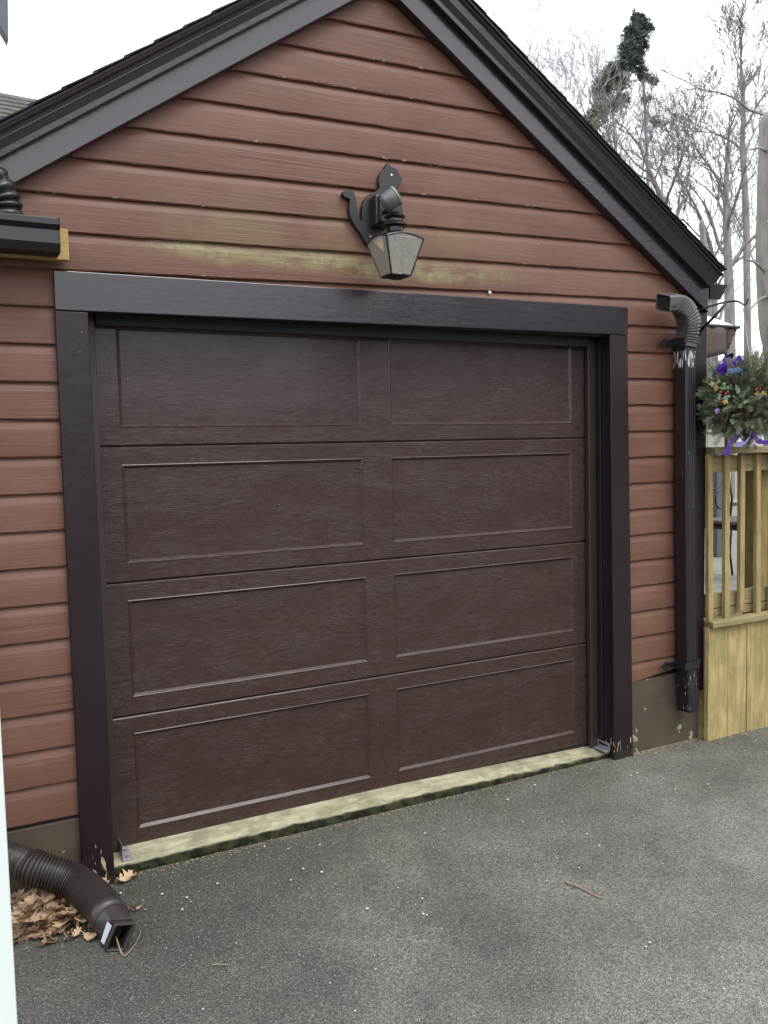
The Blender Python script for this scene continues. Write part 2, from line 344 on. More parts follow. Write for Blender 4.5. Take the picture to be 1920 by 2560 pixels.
# ------------------------------------------------------------------ object helpers
def tag(o, label=None, cat=None, group=None, kind=None):
    if label: o['label'] = label
    if cat: o['category'] = cat
    if group: o['group'] = group
    if kind: o['kind'] = kind
    return o
def empty(name, loc, label=None, cat=None, group=None):
    o = bpy.data.objects.new(name, None); COL.objects.link(o); o.location = loc; o.empty_display_size = .05
    return tag(o, label, cat, group)
class MB:
    def __init__(s): s.v = []; s.f = []; s.mi = []; s.cur = 0
    def add(s, vs, fs):
        b = len(s.v); s.v += [tuple(v) for v in vs]; s.f += [tuple(i + b for i in f) for f in fs]; s.mi += [s.cur] * len(fs); return s
    def hexa(s, p):        # 8 corners: bottom 4 ccw, top 4 ccw
        return s.add(p, [(3, 2, 1, 0), (4, 5, 6, 7), (0, 1, 5, 4), (1, 2, 6, 5), (2, 3, 7, 6), (3, 0, 4, 7)])
    def box(s, x0, x1, y0, y1, z0, z1):
        return s.hexa([(x0, y0, z0), (x1, y0, z0), (x1, y1, z0), (x0, y1, z0), (x0, y0, z1), (x1, y0, z1), (x1, y1, z1), (x0, y1, z1)])
    def tube(s, pts, rad, n=8, cap=True, up=None, prof=None):
        pts = [Vector(p) for p in pts]; k = len(pts)
        if not hasattr(rad, '__len__'): rad = [rad] * k
        t0 = (pts[1] - pts[0]).normalized()
        ref = Vector(up) if up else (Vector((0, 0, 1)) if abs(t0.z) < .9 else Vector((1, 0, 0)))
        a = ref.cross(t0).normalized(); rings = []
        for i, p in enumerate(pts):
            t = (pts[min(i + 1, k - 1)] - pts[max(i - 1, 0)])
            t = t.normalized() if t.length > 1e-9 else t0
            a = (a - t * a.dot(t)); a = a.normalized() if a.length > 1e-6 else t.orthogonal().normalized()
            b = t.cross(a)
            if prof: rings.append([p + (a * q[0] + b * q[1]) * rad[i] for q in prof])
            else: rings.append([p + (a * math.cos(2 * math.pi * j / n) + b * math.sin(2 * math.pi * j / n)) * rad[i] for j in range(n)])
        n = len(rings[0]); vs = [q for r_ in rings for q in r_]; fs = []
        for i in range(k - 1):
            for j in range(n):
                fs.append((i * n + j, i * n + (j + 1) % n, (i + 1) * n + (j + 1) % n, (i + 1) * n + j))
        if cap: fs += [tuple(range(n))[::-1], tuple(range((k - 1) * n, k * n))]
        return s.add(vs, fs)
    def lathe(s, c, prof, n=20, axis=(0, 0, 1)):
        q = Vector(axis).to_track_quat('Z', 'Y'); c = Vector(c)
        vs = [c + q @ Vector((r_ * math.cos(2 * math.pi * j / n), r_ * math.sin(2 * math.pi * j / n), h)) for r_, h in prof for j in range(n)]
        fs = [(i * n + j, i * n + (j + 1) % n, (i + 1) * n + (j + 1) % n, (i + 1) * n + j) for i in range(len(prof) - 1) for j in range(n)]
        fs += [tuple(range(n))[::-1], tuple(range((len(prof) - 1) * n, len(prof) * n))]
        return s.add(vs, fs)
    def prism(s, poly, y0, y1, xz=True):     # outline in x,z extruded along y
        n = len(poly); vs = [(a, y0, b) for a, b in poly] + [(a, y1, b) for a, b in poly]
        return s.add(vs, [tuple(range(n)), tuple(range(n, 2 * n))[::-1]] + [(i, i + n, (i + 1) % n + n, (i + 1) % n) for i in range(n)])
    def build(s, name, mats, parent=None, smooth=False, bevel=0., ang=40):
        me = bpy.data.meshes.new(name); me.from_pydata(s.v, [], s.f); me.validate()
        mats = mats if isinstance(mats, (list, tuple)) else [mats]
        for q in mats: me.materials.append(q)
        if len(mats) > 1 and len(me.polygons) == len(s.mi):
            for p, i in zip(me.polygons, s.mi): p.material_index = i
        bm = bmesh.new(); bm.from_mesh(me); bmesh.ops.recalc_face_normals(bm, faces=bm.faces); bm.to_mesh(me); bm.free()
        o = bpy.data.objects.new(name, me); COL.objects.link(o)
        if smooth:
            for p in me.polygons: p.use_smooth = True
            if smooth != 'all': me.set_sharp_from_angle(angle=R(ang))
        if bevel:
            b = o.modifiers.new('bevel', 'BEVEL'); b.width = bevel; b.segments = 2; b.limit_method = 'ANGLE'; b.angle_limit = R(35)
        if parent is not None:
            o.parent = parent; o.matrix_parent_inverse = Matrix.Translation(-parent.location) if parent.type == 'EMPTY' else Matrix.Identity(4)
        return o
GZ = -.055      # ground level at the wall

# ------------------------------------------------------------------ ground
gm = MB(); nx, ny = 60, 44; vs = []; fs = []
xs = [-6 + i * (16 / nx) for i in range(nx + 1)]; ys = [-10 + j * (11.5 / ny) for j in range(ny + 1)]
for y in ys:
    for x in xs:
        k = max(0, min(1, (-y - .15) / .5))
        vs.append((x, y, GZ + k * (mnoise.noise(Vector((x * .9, y * .9, 0))) * .008) - .0 * y))
fs = [(j * (nx + 1) + i, j * (nx + 1) + i + 1, (j + 1) * (nx + 1) + i + 1, (j + 1) * (nx + 1) + i) for j in range(ny) for i in range(nx)]
gm.add(vs, fs); drive = gm.build('driveway', M['asphalt'], smooth='all'); tag(drive, 'worn grey asphalt driveway with pale aggregate in front of the garage', 'driveway', kind='structure')
gm = MB(); gm.add([(-300, -300, GZ - .03), (400, -300, GZ - .03), (400, 400, GZ - .03), (-300, 400, GZ - .03)], [(0, 1, 2, 3)])
tag(gm.build('ground', M['grasst']), 'dull winter ground around the garage', 'ground', kind='structure')

# ------------------------------------------------------------------ garage
GA = empty('garage', (0, 0, GZ), 'brown clapboard garage with steep gable and dark brown trim', 'garage')
# siding
XL, XR = -2.1, 1.80
APZ = 3.50
def jit(x, k, a): return (mnoise.noise(Vector((x * 9., k * 3.7, 1.3))) * .7 + mnoise.noise(Vector((x * 40., k * 3.7, 7.3))) * .5) * a
sid = MB()
def course(x0, x1, ztop, zbot, k, tilt0=0., tilt1=0., cut=None):
    n = max(2, int((x1 - x0) / .03)); rows = []
    for i in range(n + 1):
        x = x0 + (x1 - x0) * i / n; f = i / n
        zt = ztop + dz(x); zb = zbot + dz(x) + tilt0 * (1 - f) + tilt1 * f
        jz = jit(x, k, .0042); jy = mnoise.noise(Vector((x * 2.2, k * 3.7, 4.))) * .0012; rough = .0035 if cut else 0
        zb += abs(jit(x * 2, k + 9, rough)) if cut else 0
        rows.append([(x, .0145, zt + .002), (x, .0125, zt - .0072 - abs(jit(x + 3, k, .0022))), (x, .001 + jy, zt - .033), (x, jy, zt - .037), (x, jy * .5 - .0005, zb + .004), (x, .002, zb + jz), (x, .018, zb + jz)])
    m_ = len(rows[0]); vs = [p for r_ in rows for p in r_]
    fs = [(i * m_ + j, (i + 1) * m_ + j, (i + 1) * m_ + j + 1, i * m_ + j + 1) for i in range(n) for j in range(m_ - 1)]
    sid.add(vs, fs)
for k in range(-11, 15):
    zt = ZS - k * SP; zb = zt - SP
    if zb >= 2.09:
        hw = (APZ + .05 - zb) / .665
        if hw < .05: continue
        a, b = max(XL, -hw), min(XR, hw)
        if k == -6: course(a, -1.085, zt, zb, k); course(-1.082, b, zt, zb, k + .4)
        else: course(a, b, zt, zb, k)
    else:
        if zt > .23: course(XL, -1.30, zt, max(zb, .215), k)
        zr = zt
        if zb + .064 > .36: course(1.29, XR, zt, zb, k)
        elif zt + .064 > .37: course(1.29, XR, zt, .255, k, -.012, .045, cut=True)
so = sid.build('siding', M['siding'], GA, smooth=True, ang=14)
bk = MB(); bk.prism([(XL, .1), (-1.30, .1), (-1.30, 2.14), (1.32, 2.14), (1.32, .1), (1.88, .1), (1.88, 2.30), (.0, 3.54), (-1.86, 2.30), (XL, 2.30)][::1], .0165, .045)
bk.box(1.83, 1.885, .045, 5., GZ, 2.38); bk.box(XL, XL + .05, .045, 5., GZ, 2.3); bk.box(XL, 1.885, 5., 5.05, GZ, 2.3)
bk.build('wall_core', M['jamb'], GA)
fd = MB(); fd.box(XL, -1.30, .004, .16, GZ - .1, .213); fd.build('foundation', M['render'], GA, bevel=.004)
fd = MB(); fd.box(1.33, 1.885, .004, .16, GZ - .1, .325); fd.build('foundation', M['render'], GA, bevel=.004)

# header and side trims
def quadbox(p, y0, y1):    # p = 4 (x,z) ccw from bottom-left
    b = MB(); b.prism(p, y0, y1); return b
quadbox([(-1.353, 2.088), (1.352, 2.110), (1.353, 2.249), (-1.352, 2.228)], -.034, -.001).build('door_header_board', M['trimh'], GA, bevel=.003)
quadbox([(-1.357, GZ - .01), (-1.241, GZ - .01), (-1.241, 2.087), (-1.354, 2.087)], -.030, -.001).build('door_side_board', M['trimv'], GA, bevel=.004)
quadbox([(1.250, GZ - .01), (1.378, GZ - .01), (1.353, 2.109), (1.238, 2.108)], -.030, -.001).build('door_side_board', M['trimv'], GA, bevel=.004)
jm = MB(); jm.box(-1.30, -1.236, .001, .16, GZ, 2.10); jm.box(1.262, 1.32, .001, .16, GZ, 2.118); jm.box(-1.236, 1.262, .001, .16, 2.100, 2.125)
jm.box(1.250, 1.262, .06, .10, GZ, 2.10)
jm.build('door_jamb', M['jamb'], GA, bevel=.003)
st = MB(); st.box(-1.236, -1.200, .090, .112, .013, 2.10); st.build('door_stop_strip', M['strip'], GA, bevel=.004); st = MB(); st.box(1.196, 1.246, .085, .112, -.01, 2.10); pass; jm2 = MB(); jm2.box(-1.196, 1.196, .07, .112, 2.058, 2.0995); jm2.build('door_top_shade_strip', M['seal'], GA)  # top strip coloured black to give the deep shade under the header
st.build('door_stop_strip', M['strip'], GA, bevel=.004)
# garage door
H = .5334; DY = .12; PG, PW, MT, MBt = .13982, 1.04844, .07066, .07286
gd = MB(); gd.box(-1.215, 1.225, DY + .006, DY + .03, -.03, .006); gd.box(-1.22, 1.23, DY + .02, DY + .05, .003, 2.12)
gdo = gd.build('garage_door', M['seal'], GA)
for i in range(4):
    z0, z1 = 3 * H - i * H + .0018, 4 * H - i * H - .0018
    b = MB(); X = [-1.21, -PG / 2 - PW, -PG / 2, PG / 2, PG / 2 + PW, 1.22]; zb = z0 - .0018 + (.07031 if i == 3 else MBt); zt = z1 + .0018 - MT
    Z = [z0 + .005, zb, zt, z1 - .005]
    bot = []
    for (xa, xb, za, zc) in [(X[0], X[5], Z[0], Z[1]), (X[0], X[5], Z[2], Z[3]), (X[0], X[1], Z[1], Z[2]), (X[2], X[3], Z[1], Z[2]), (X[4], X[5], Z[1], Z[2])]:
        b.add([(xa, DY, za), (xb, DY, za), (xb, DY, zc), (xa, DY, zc)], [(0, 1, 2, 3)])
    for (xa, xb) in ((X[1], X[2]), (X[3], X[4])):
        ring = [(0, 0.), (.0035, -.0022), (.006, 0.), (.0145, .0085), (.018, .0085)]
        prev = None
        for ins, dep in ring:
            cur = [(xa + ins, DY + dep, zb + ins), (xb - ins, DY + dep, zb + ins), (xb - ins, DY + dep, zt - ins), (xa + ins, DY + dep, zt - ins)]
            if prev: b.add(prev + cur, [(j, (j + 1) % 4, 4 + (j + 1) % 4, 4 + j) for j in range(4)])
            prev = cur
        b.add(prev, [(0, 1, 2, 3)])
    # rolled edges
    b.add([(X[0], DY, Z[3]), (X[5], DY, Z[3]), (X[5], DY + .0045, z1), (X[0], DY + .0045, z1), (X[5], DY + .02, z1), (X[0], DY + .02, z1)], [(0, 1, 2, 3), (3, 2, 4, 5)])
    b.add([(X[0], DY, Z[0]), (X[5], DY, Z[0]), (X[5], DY + .0045, z0), (X[0], DY + .0045, z0), (X[5], DY + .02, z0), (X[0], DY + .02, z0)], [(0, 1, 2, 3), (3, 2, 4, 5)])
    b.build('door_section', M['door'], gdo)
# sill timber under the door
sl = MB(); n = 90; rows = []
for i in range(n + 1):
    x = -1.236 + 2.50 * i / n
    e = mnoise.noise(Vector((x * 5, 3, 0))) * .006 + mnoise.noise(Vector((x * 23, 3, 0))) * .003
    f = mnoise.noise(Vector((x * 7, 9, 0))) * .003
    yb = .0; zbk = .013 - .030 * max(0, min(1, (x - .05) / 1.15)); zfr = -.013 - .014 * max(0, min(1, (x - .05) / 1.15))
    rows.append([(x, .20, zbk), (x, .118, zbk + f * .5), (x, yb + .028 + e, zfr + f), (x, yb + .016 + e, zfr - .007 + f), (x, yb + .014 + e * .6, -.040), (x, yb + .02, GZ - .02), (x, .2, GZ - .02)])
k = 7; sl.add([p for r_ in rows for p in r_], [(i * k + j, (i + 1) * k + j, (i + 1) * k + j + 1, i * k + j + 1) for i in range(n) for j in range(k - 1)])
sl.build('door_sill', M['sill'], GA, smooth=True, ang=50)
# corner board
quadbox([(1.740, .20), (1.893, .22), (1.922, 2.30), (1.80, 2.38), (1.765, 2.38)], -.026, .0).build('corner_board', M['trimv'], GA, bevel=.004)

# rakes: profile (n = distance up square to the slope, y)
APEX = 3.53; SL = .672
def rake(sgn, n0, lip, n2, nh, nr, name):
    AP_, SL = (3.535, .6575) if sgn > 0 else (3.53, .672)
    x1 = 1.885 if sgn > 0 else 2.12
    c = math.cos(math.atan(SL))
    def P(x, n_, y): return (sgn * x, y, AP_ - SL * x + n_ / c)
    def strip(b, prof, xa=0., xb=x1, cut=0.):
        k = len(prof); vs = [P(xa, a, y) for a, y in prof] + [P(xb + cut * (a - prof[0][0]), a, y) for a, y in prof]
        b.add(vs, [(i, (i + 1) % k, (i + 1) % k + k, i + k) for i in range(k)] + [tuple(range(k)), tuple(range(k, 2 * k))[::-1]])
    b = MB(); strip(b, [(n0, 0.), (n0, -.050), (lip + .02, -.050), (lip + .02, 0.)], xb=x1 + .015, cut=0.)
    b.build('rake_frieze_board', M['rake'], GA, bevel=.003)
    b = MB(); strip(b, [(lip, -.0505), (lip, -.080), (lip + (n2 - lip) * .45, -.083), (n2 - .004, -.098), (n2, -.102), (n2 + .003, -.102), (nh - .006, -.108), (nh, -.120), (nr - .026, -.124), (nr - .026, -.0505)], cut=.6)
    b.build('rake_crown_moulding', M['rake'], GA, bevel=.0015)
    b = MB()
    strip(b, [(nr - .026, -.135), (nr - .018, -.137), (nr - .018, 5.2), (nr - .026, 5.2)], xb=x1 + .03)
    b.build('drip_edge', M['black'], GA)
    # shingle courses, stepped butts
    b = MB(); L = x1 + .045; k = int(L / c / .13) + 1
    for i in range(k):
        xa = i * .13 * c; xb = min(xa + .15 * c, L)
        jy = -.142 + rnd.uniform(-.002, .002)
        a0, a1 = nr - .0155, nr - .0115
        vs = [P(xa, a0, jy), P(xb, a1, jy), P(xb, a1 + .006, jy), P(xa, a0 + .004, jy), P(xa, a0, 5.3), P(xb, a1, 5.3), P(xb, a1 + .006, 5.3), P(xa, a0 + .004, 5.3)]
        b.add(vs, [(0, 1, 2, 3), (4, 7, 6, 5), (0, 4, 5, 1), (1, 5, 6, 2), (2, 6, 7, 3), (3, 7, 4, 0)])
    b.build('roof_shingles', M['shingle'], GA)
    b = MB(); strip(b, [(nr - .05, .02), (nr - .03, .02), (nr - .03, 5.2), (nr - .05, 5.2)], xb=x1 - .02); b.build('roof_deck', M['jamb'], GA)
rake(-1, -.027, .057, .099, .118, .151, 'left')
rake(1, -.032, .063, .102, .134, .167, 'right')

# ------------------------------------------------------------------ right gutter on the side eave
gt = empty('eave_gutter', (1.98, 0, 2.36), 'short dark gutter end showing past the right eave corner', 'gutter')
b = MB(); prof = [(0., 0.), (.085, .004), (.10, .03), (.115, .05), (.118, .075), (.135, .08), (.132, .10), (.112, .09), (.10, .055), (.08, .012), (.006, .010), (.006, .095), (0., .095)]
b.prism([(1.984 + a * .97, 2.332 + q * .86) for a, q in prof], .02, 4.8); b.build('trough', M['gutter'], gt)
b = MB(); b.prism([(1.984 + a * .97, 2.332 + q * .86) for a, q in [(0., 0.), (.085, .004), (.10, .03), (.115, .05), (.118, .075), (.135, .08), (.132, .10), (0., .095)]], .015, .0195); b.build('end_cap', M['gutter'], gt)
b = MB(); b.box(1.905, 1.983, .03, 4.8, 2.30, 2.41); b.build('fascia', M['black'], gt)

# ------------------------------------------------------------------ downspout at the right corner
DS = empty('downspout', (1.73, -.06, .15), 'black square downspout with chipped white patches on the corner board', 'downspout')
def ribprof(w_, h_, rib=4, d=.06):
    pts = []
    for (x0, y0, x1, y1, nxx, nyy) in ((-1, -1, 1, -1, 0, -1), (1, -1, 1, 1, 1, 0), (1, 1, -1, 1, 0, 1), (-1, 1, -1, -1, -1, 0)):
        for i in range(rib * 2):
            f = .08 + .84 * i / (rib * 2 - .0); dd = -d if i % 2 else 0
            pts.append(((x0 + (x1 - x0) * f + nxx * dd) * w_, (y0 + (y1 - y0) * f + nyy * dd) * h_))
    return pts
b = MB(); b.tube([(1.712, -.062, 2.075), (1.713, -.062, 1.2), (1.726, -.060, .40), (1.735, -.066, .140)], 1, prof=ribprof(.036, .045, 4, .05), up=(0, 1, 0))
b.build('pipe', M['dsp'], DS, bevel=0)
path = [(1.708, -.07, 2.060), (1.712, -.075, 2.10), (1.712, -.085, 2.145), (1.700, -.095, 2.19), (1.672, -.105, 2.232), (1.630, -.115, 2.258), (1.585, -.120, 2.270), (1.535, -.122, 2.268), (1.500, -.122, 2.262)]
def smooth_path(pts, n):
    pts = [Vector(p) for p in pts]; out_ = []
    for i in range(len(pts) - 1):
        p0, p1, p2, p3 = pts[max(i - 1, 0)], pts[i], pts[i + 1], pts[min(i + 2, len(pts) - 1)]
        for j in range(n):
            t = j / n; out_.append(.5 * ((2 * p1) + (-p0 + p2) * t + (2 * p0 - 5 * p1 + 4 * p2 - p3) * t * t + (-p0 + 3 * p1 - 3 * p2 + p3) * t ** 3))
    return out_ + [pts[-1]]
sp = smooth_path(path, 12); rad = []
for i in range(len(sp)):
    f = i / (len(sp) - 1)
    rad.append(1.0 + (.07 * (1 if (i % 4) in (0, 1) else -1) if .06 < f < .78 else (.0 if f < .9 else .01)))
def rr(w_, h_, r_=.3, n=4):
    pts = []
    for cx, cy, a0 in ((1, 1, 0), (-1, 1, 90), (-1, -1, 180), (1, -1, 270)):
        for j in range(n + 1):
            a = R(a0 + 90 * j / n); pts.append(((cx * (1 - r_) + math.cos(a) * r_) * w_, (cy * (1 - r_) + math.sin(a) * r_) * h_))
    return pts
b = MB(); b.tube(sp, rad, prof=rr(.040, .047), cap=False, up=(0, 1, 0)); eo = b.build('elbow', [M['elbow']], DS, smooth=True)
so_ = eo.modifiers.new('thick', 'SOLIDIFY'); so_.thickness = .002; so_.offset = -1
b = MB(); b.tube([sp[-16] , sp[-6]], .90, prof=rr(.040, .047), up=(0, 1, 0)); b.build('elbow_shade_plug', M['inside'], DS)  # dark plug stands for the shade within the open elbow
def strap(z, xa, xb, tilt, nm):
    b = MB(); h = .019
    pts = [(xa - .02, 0), (xa, .022), (xa + .02, h * .8), (1.660, h * .8)]
    y0 = -.030
    poly = [(xa - .028, z), (xa - .002, z + .024), (xa + .02, z + .014), (1.668, z + .014), (1.668, z - .016), (xa + .02, z - .016), (xa - .002, z - .026)]
    b.prism(poly, y0 - .006, y0)
    poly = [(1.758, z + .012 + tilt), (xb - .03, z + .012 + tilt), (xb - .018, z + .022 + tilt), (xb, z + tilt), (xb - .018, z - .022 + tilt), (xb - .03, z - .014 + tilt), (1.758, z - .014 + tilt)]
    b.prism(poly, y0 - .006, y0)
    b.box(1.667, 1.760, -.114, -.108, z - .018, z + .018); b.box(1.661, 1.667, -.114, -.030, z - .018, z + .018); b.box(1.760, 1.766, -.114, -.030, z - .018, z + .018)
    b.build('strap', M['black'], DS, bevel=.002)
strap(2.084, 1.598, 1.858, .004, 0); strap(.392, 1.60, 1.872, -.012, 1)

# ------------------------------------------------------------------ left: gutter end on a raw timber, elbow dropping into it
LG = empty('porch_gutter', (-1.7, -.16, 2.27), 'glossy black gutter end left of the door header, paint flaking at its cap', 'gutter')
b = MB(); gp = [(-.075, 2.262), (-.160, 2.262), (-.172, 2.290), (-.168, 2.335), (-.182, 2.350), (-.182, 2.372), (-.170, 2.376), (-.166, 2.352), (-.160, 2.300), (-.150, 2.270), (-.082, 2.270), (-.082, 2.376), (-.075, 2.376)]
def extr_x(b, prof, x0, x1):
    n = len(prof); vs = [(x0, a, q) for a, q in prof] + [(x1, a, q) for a, q in prof]
    b.add(vs, [tuple(range(n)), tuple(range(n, 2 * n))[::-1]] + [(i, (i + 1) % n, (i + 1) % n + n, i + n) for i in range(n)])
extr_x(b, gp, -2.6, -1.348); b.build('trough', M['gutter'], LG, bevel=.001)
b = MB(); extr_x(b, [(-.075, 2.262), (-.160, 2.262), (-.172, 2.290), (-.168, 2.335), (-.184, 2.350), (-.184, 2.374), (-.075, 2.376)], -1.3475, -1.343); b.build('end_cap', M['dsp'], LG)
TB = MB(); TB.box(-2.6, -1.302, -.070, -.036, 2.258, 2.366); tb = TB.build('timber_batten', M['ply'], bevel=.002); tag(tb, 'raw yellow pine batten behind the black gutter end', 'batten')
LE = empty('corrugated_elbow', (-1.5, -.13, 2.38), 'black corrugated elbow emptying into the left gutter', 'pipe')
b = MB(); path = [(-1.62, -.13, 2.56), (-1.575, -.13, 2.53), (-1.535, -.13, 2.49), (-1.510, -.13, 2.44), (-1.502, -.13, 2.40), (-1.50, -.13, 2.355)]
sp = smooth_path(path, 8); N_ = len(sp)
b.tube(sp, [.044 + (.0075 if i % 5 in (0, 1) else -.003 if i % 5 == 3 else .002) for i in range(N_)], 20); b.build('corrugated_hose', M['blackpipe'], LE, smooth=True, ang=60)
b = MB(); b.tube([(-1.62, -.13, 2.56), (-1.75, -.10, 2.63), (-1.85, -.07, 2.68)], .042, 16); b.build('pipe_socket', M['blackpipe'], LE, smooth=True)

# ------------------------------------------------------------------ cat board and lantern
CAT = [[0.0116, 2.7811], [0.0189, 2.7757], [0.0279, 2.7656], [0.0484, 2.7618], [0.0612, 2.7506], [0.0682, 2.7322], [0.0812, 2.7241], [0.075, 2.7023], [0.0556, 2.6823], [0.0507, 2.6672], [0.0549, 2.6548], [0.0658, 2.6399], [0.0744, 2.6085], [0.0811, 2.5735], [0.076, 2.5242], [0.0465, 2.4792], [0.0082, 2.4498], [-0.0443, 2.4306], [-0.0811, 2.4242], [-0.0956, 2.4293], [-0.1078, 2.4458], [-0.1234, 2.4698], [-0.1443, 2.4931], [-0.1615, 2.5167], [-0.1714, 2.5409], [-0.176, 2.5656], [-0.1735, 2.591], [-0.1695, 2.6056], [-0.18, 2.6116], [-0.1958, 2.6152], [-0.2043, 2.6251], [-0.1986, 2.6383], [-0.1842, 2.6462], [-0.1647, 2.6469], [-0.1525, 2.6373], [-0.1458, 2.6224], [-0.1412, 2.5977], [-0.1396, 2.5663], [-0.134, 2.5385], [-0.1165, 2.5196], [-0.1161, 2.5593], [-0.1127, 2.5882], [-0.1011, 2.6148], [-0.0824, 2.6359], [-0.0528, 2.6514], [-0.0322, 2.6646], [-0.03, 2.677], [-0.0338, 2.6988], [-0.0295, 2.7217], [-0.0179, 2.7406], [-0.004, 2.7529], [0.0027, 2.7672]]
CB = empty('cat_cutout', (-.05, -.02, 2.43), 'black painted cat shaped board on the gable behind the lantern', 'cutout')
b = MB(); b.prism(CAT, -.026, -.001); b.build('board', M['cat'], CB, bevel=.0015)
for x, z in ((.0277, 2.7304), (-.0815, 2.4641)):
    b = MB(); b.lathe((x, -.0262, z), [(.0045, 0), (.004, .002), (.001, .0028)], 12, (0, -1, 0)); b.build('screw', M['screw'], CB)
LA = empty('wall_lantern', (-.07, -.05, 2.3), 'black wall lantern with dusty tapered glass and motion sensor on the cat board', 'lantern')
b = MB(); x0, x1, z0, z1 = -.082, -.006, 2.488, 2.628
b.box(x0, x1, -.085, -.0262, z0 + .01, z1 - .004); b.box(x0 + .006, x1 - .004, -.110, -.085, z0 + .016, z1 - .012); b.build('back_box', M['lampmetal'], LA, bevel=.008)
ax = Vector((.60, -.25, .42)).normalized(); ctr = Vector((-.098, -.245, 2.556))
b = MB(); b.lathe(ctr - ax * .030, [(.012, -.010), (.030, -.004), (.037, .004), (.038, .052)], 28, ax); so1 = b.build('sensor_head', M['sensor'], LA, smooth=True)
b = MB(); b.lathe(ctr + ax * .022, [(.0385, 0), (.041, .002), (.041, .008), (.036, .0085), (.034, .004)], 28, ax); b.build('sensor_rim', M['chalk'], LA, smooth=True)
b = MB(); b.tube([(-.045, -.105, 2.55), (-.060, -.165, 2.552), ctr - ax * .02], [.012, .011, .012], 12); b.build('sensor_arm', M['lampmetal'], LA, smooth=True)
CXL, CYL = -.068, -.22
b = MB()
b.lathe((CXL, CYL, 2.402), [(.082, -.004), (.080, .004), (.055, .022), (.038, .032), (.034, .036), (.034, .052), (.036, .054), (.056, .058), (.050, .066), (.034, .076), (.031, .088), (.044, .094), (.038, .102), (.026, .110), (.014, .118), (.002, .121)], 28)
b.build('cap', M['lampmetal'], LA, smooth=True, ang=35)
b = MB(); b.tube([(-.045, -.085, 2.515), (-.050, -.12, 2.485), (-.060, -.17, 2.452), (-.066, -.20, 2.440)], [.011, .009, .008, .009], 10); b.build('bracket_arm', M['lampmetal'], LA, smooth=True)
TR, BR_, ZT, ZB = .083, .044, 2.400, 2.262
T = [(CXL - TR, CYL - TR), (CXL + TR, CYL - TR), (CXL + TR, CYL + TR), (CXL - TR, CYL + TR)]
B = [(CXL - BR_, CYL - BR_), (CXL + BR_, CYL - BR_), (CXL + BR_, CYL + BR_), (CXL - BR_, CYL + BR_)]
fr = MB()
for i in range(4):
    j = (i + 1) % 4
    fr.tube([(*B[i], ZB), (*T[i], ZT)], .0042, 6)
    fr.tube([(*B[i], ZB), (*B[j], ZB)], .0042, 6)
    arc = []
    for k in range(9):
        f = k / 8; arc.append((T[i][0] + (T[j][0] - T[i][0]) * f, T[i][1] + (T[j][1] - T[i][1]) * f, ZT + .016 * math.sin(math.pi * f)))
    fr.tube(arc, .0045, 6)
    c4 = (CXL, CYL, ZT + .02)
    fr.add(arc + [c4], [(k, k + 1, 9) for k in range(8)])
fr.build('frame', M['lampmetal'], LA)
for i in range(4):
    j = (i + 1) % 4; arc = []
    for k in range(9):
        f = k / 8; arc.append((T[i][0] + (T[j][0] - T[i][0]) * f, T[i][1] + (T[j][1] - T[i][1]) * f, ZT + .014 * math.sin(math.pi * f)))
    gl = MB(); gl.add([(*B[i], ZB), (*B[j], ZB)] + arc[::-1], [tuple(range(11))]); go = gl.build('glass_pane', M['glass'], LA)
    so_ = go.modifiers.new('thick', 'SOLIDIFY'); so_.thickness = .002
b = MB(); b.lathe((CXL, CYL, ZB + .0), [(.02, -.012), (.035, -.004), (.052, 0), (.05, .004)], 20); b.build('base_ring', M['lampmetal'], LA)
b = MB(); b.lathe((CXL, CYL, 2.30), [(.012, 0), (.014, .03), (.012, .034), (.020, .05), (.021, .07), (.012, .085), (.004, .09)], 18); b.build('bulb', M['chalk'], LA, smooth=True)

# ------------------------------------------------------------------ steel brackets on the sill
def bracket(x, y, ang, label, flat):
    e = empty('angle_bracket', (x, y, -.010), label, 'bracket', 'angle brackets at the door corners')
    b = MB()
    if flat:
        b.hexa([(x, .034, -.0085), (x + .036, .034, -.0085), (x + .036, .116, .0135), (x, .116, .0135), (x, .034, -.006), (x + .036, .034, -.006), (x + .036, .116, .016), (x, .116, .016)])
        b.box(x - .003, x - .0005, .034, .116, -.008, .055)
        for yy, zq in ((.055, -.0005), (.092, .0095)):
            s_ = MB(); s_.lathe((x + .018, yy, zq), [(.009, 0), (.008, .002), (.002, .003)], 10); s_.build('screw', M['rust'], e)
    else:
        b.box(x - .034, x, y - .05, y + .045, -.0125, -.0095)
        # upright leg with slot
        b.box(x - .003, x, y - .05, y + .045, -.0095, .006); b.box(x - .003, x, y - .05, y + .045, .018, .028)
        b.box(x - .003, x, y - .05, y - .038, .006, .018); b.box(x - .003, x, y + .033, y + .045, .006, .018)
        for q in (-.028, .02):
            s_ = MB(); s_.lathe((x - .018, y + q, -.0095), [(.007, 0), (.006, .003), (.001, .004)], 10); s_.build('screw', M['rust'], e)
    b.build('plate', M['galv'], e, bevel=.0008)
bracket(-1.196, .008, 0, 'galvanised bracket with rusty screws at the left end of the sill', True)
bracket(1.242, .045, 0, 'galvanised slotted angle bracket at the right end of the sill', False)

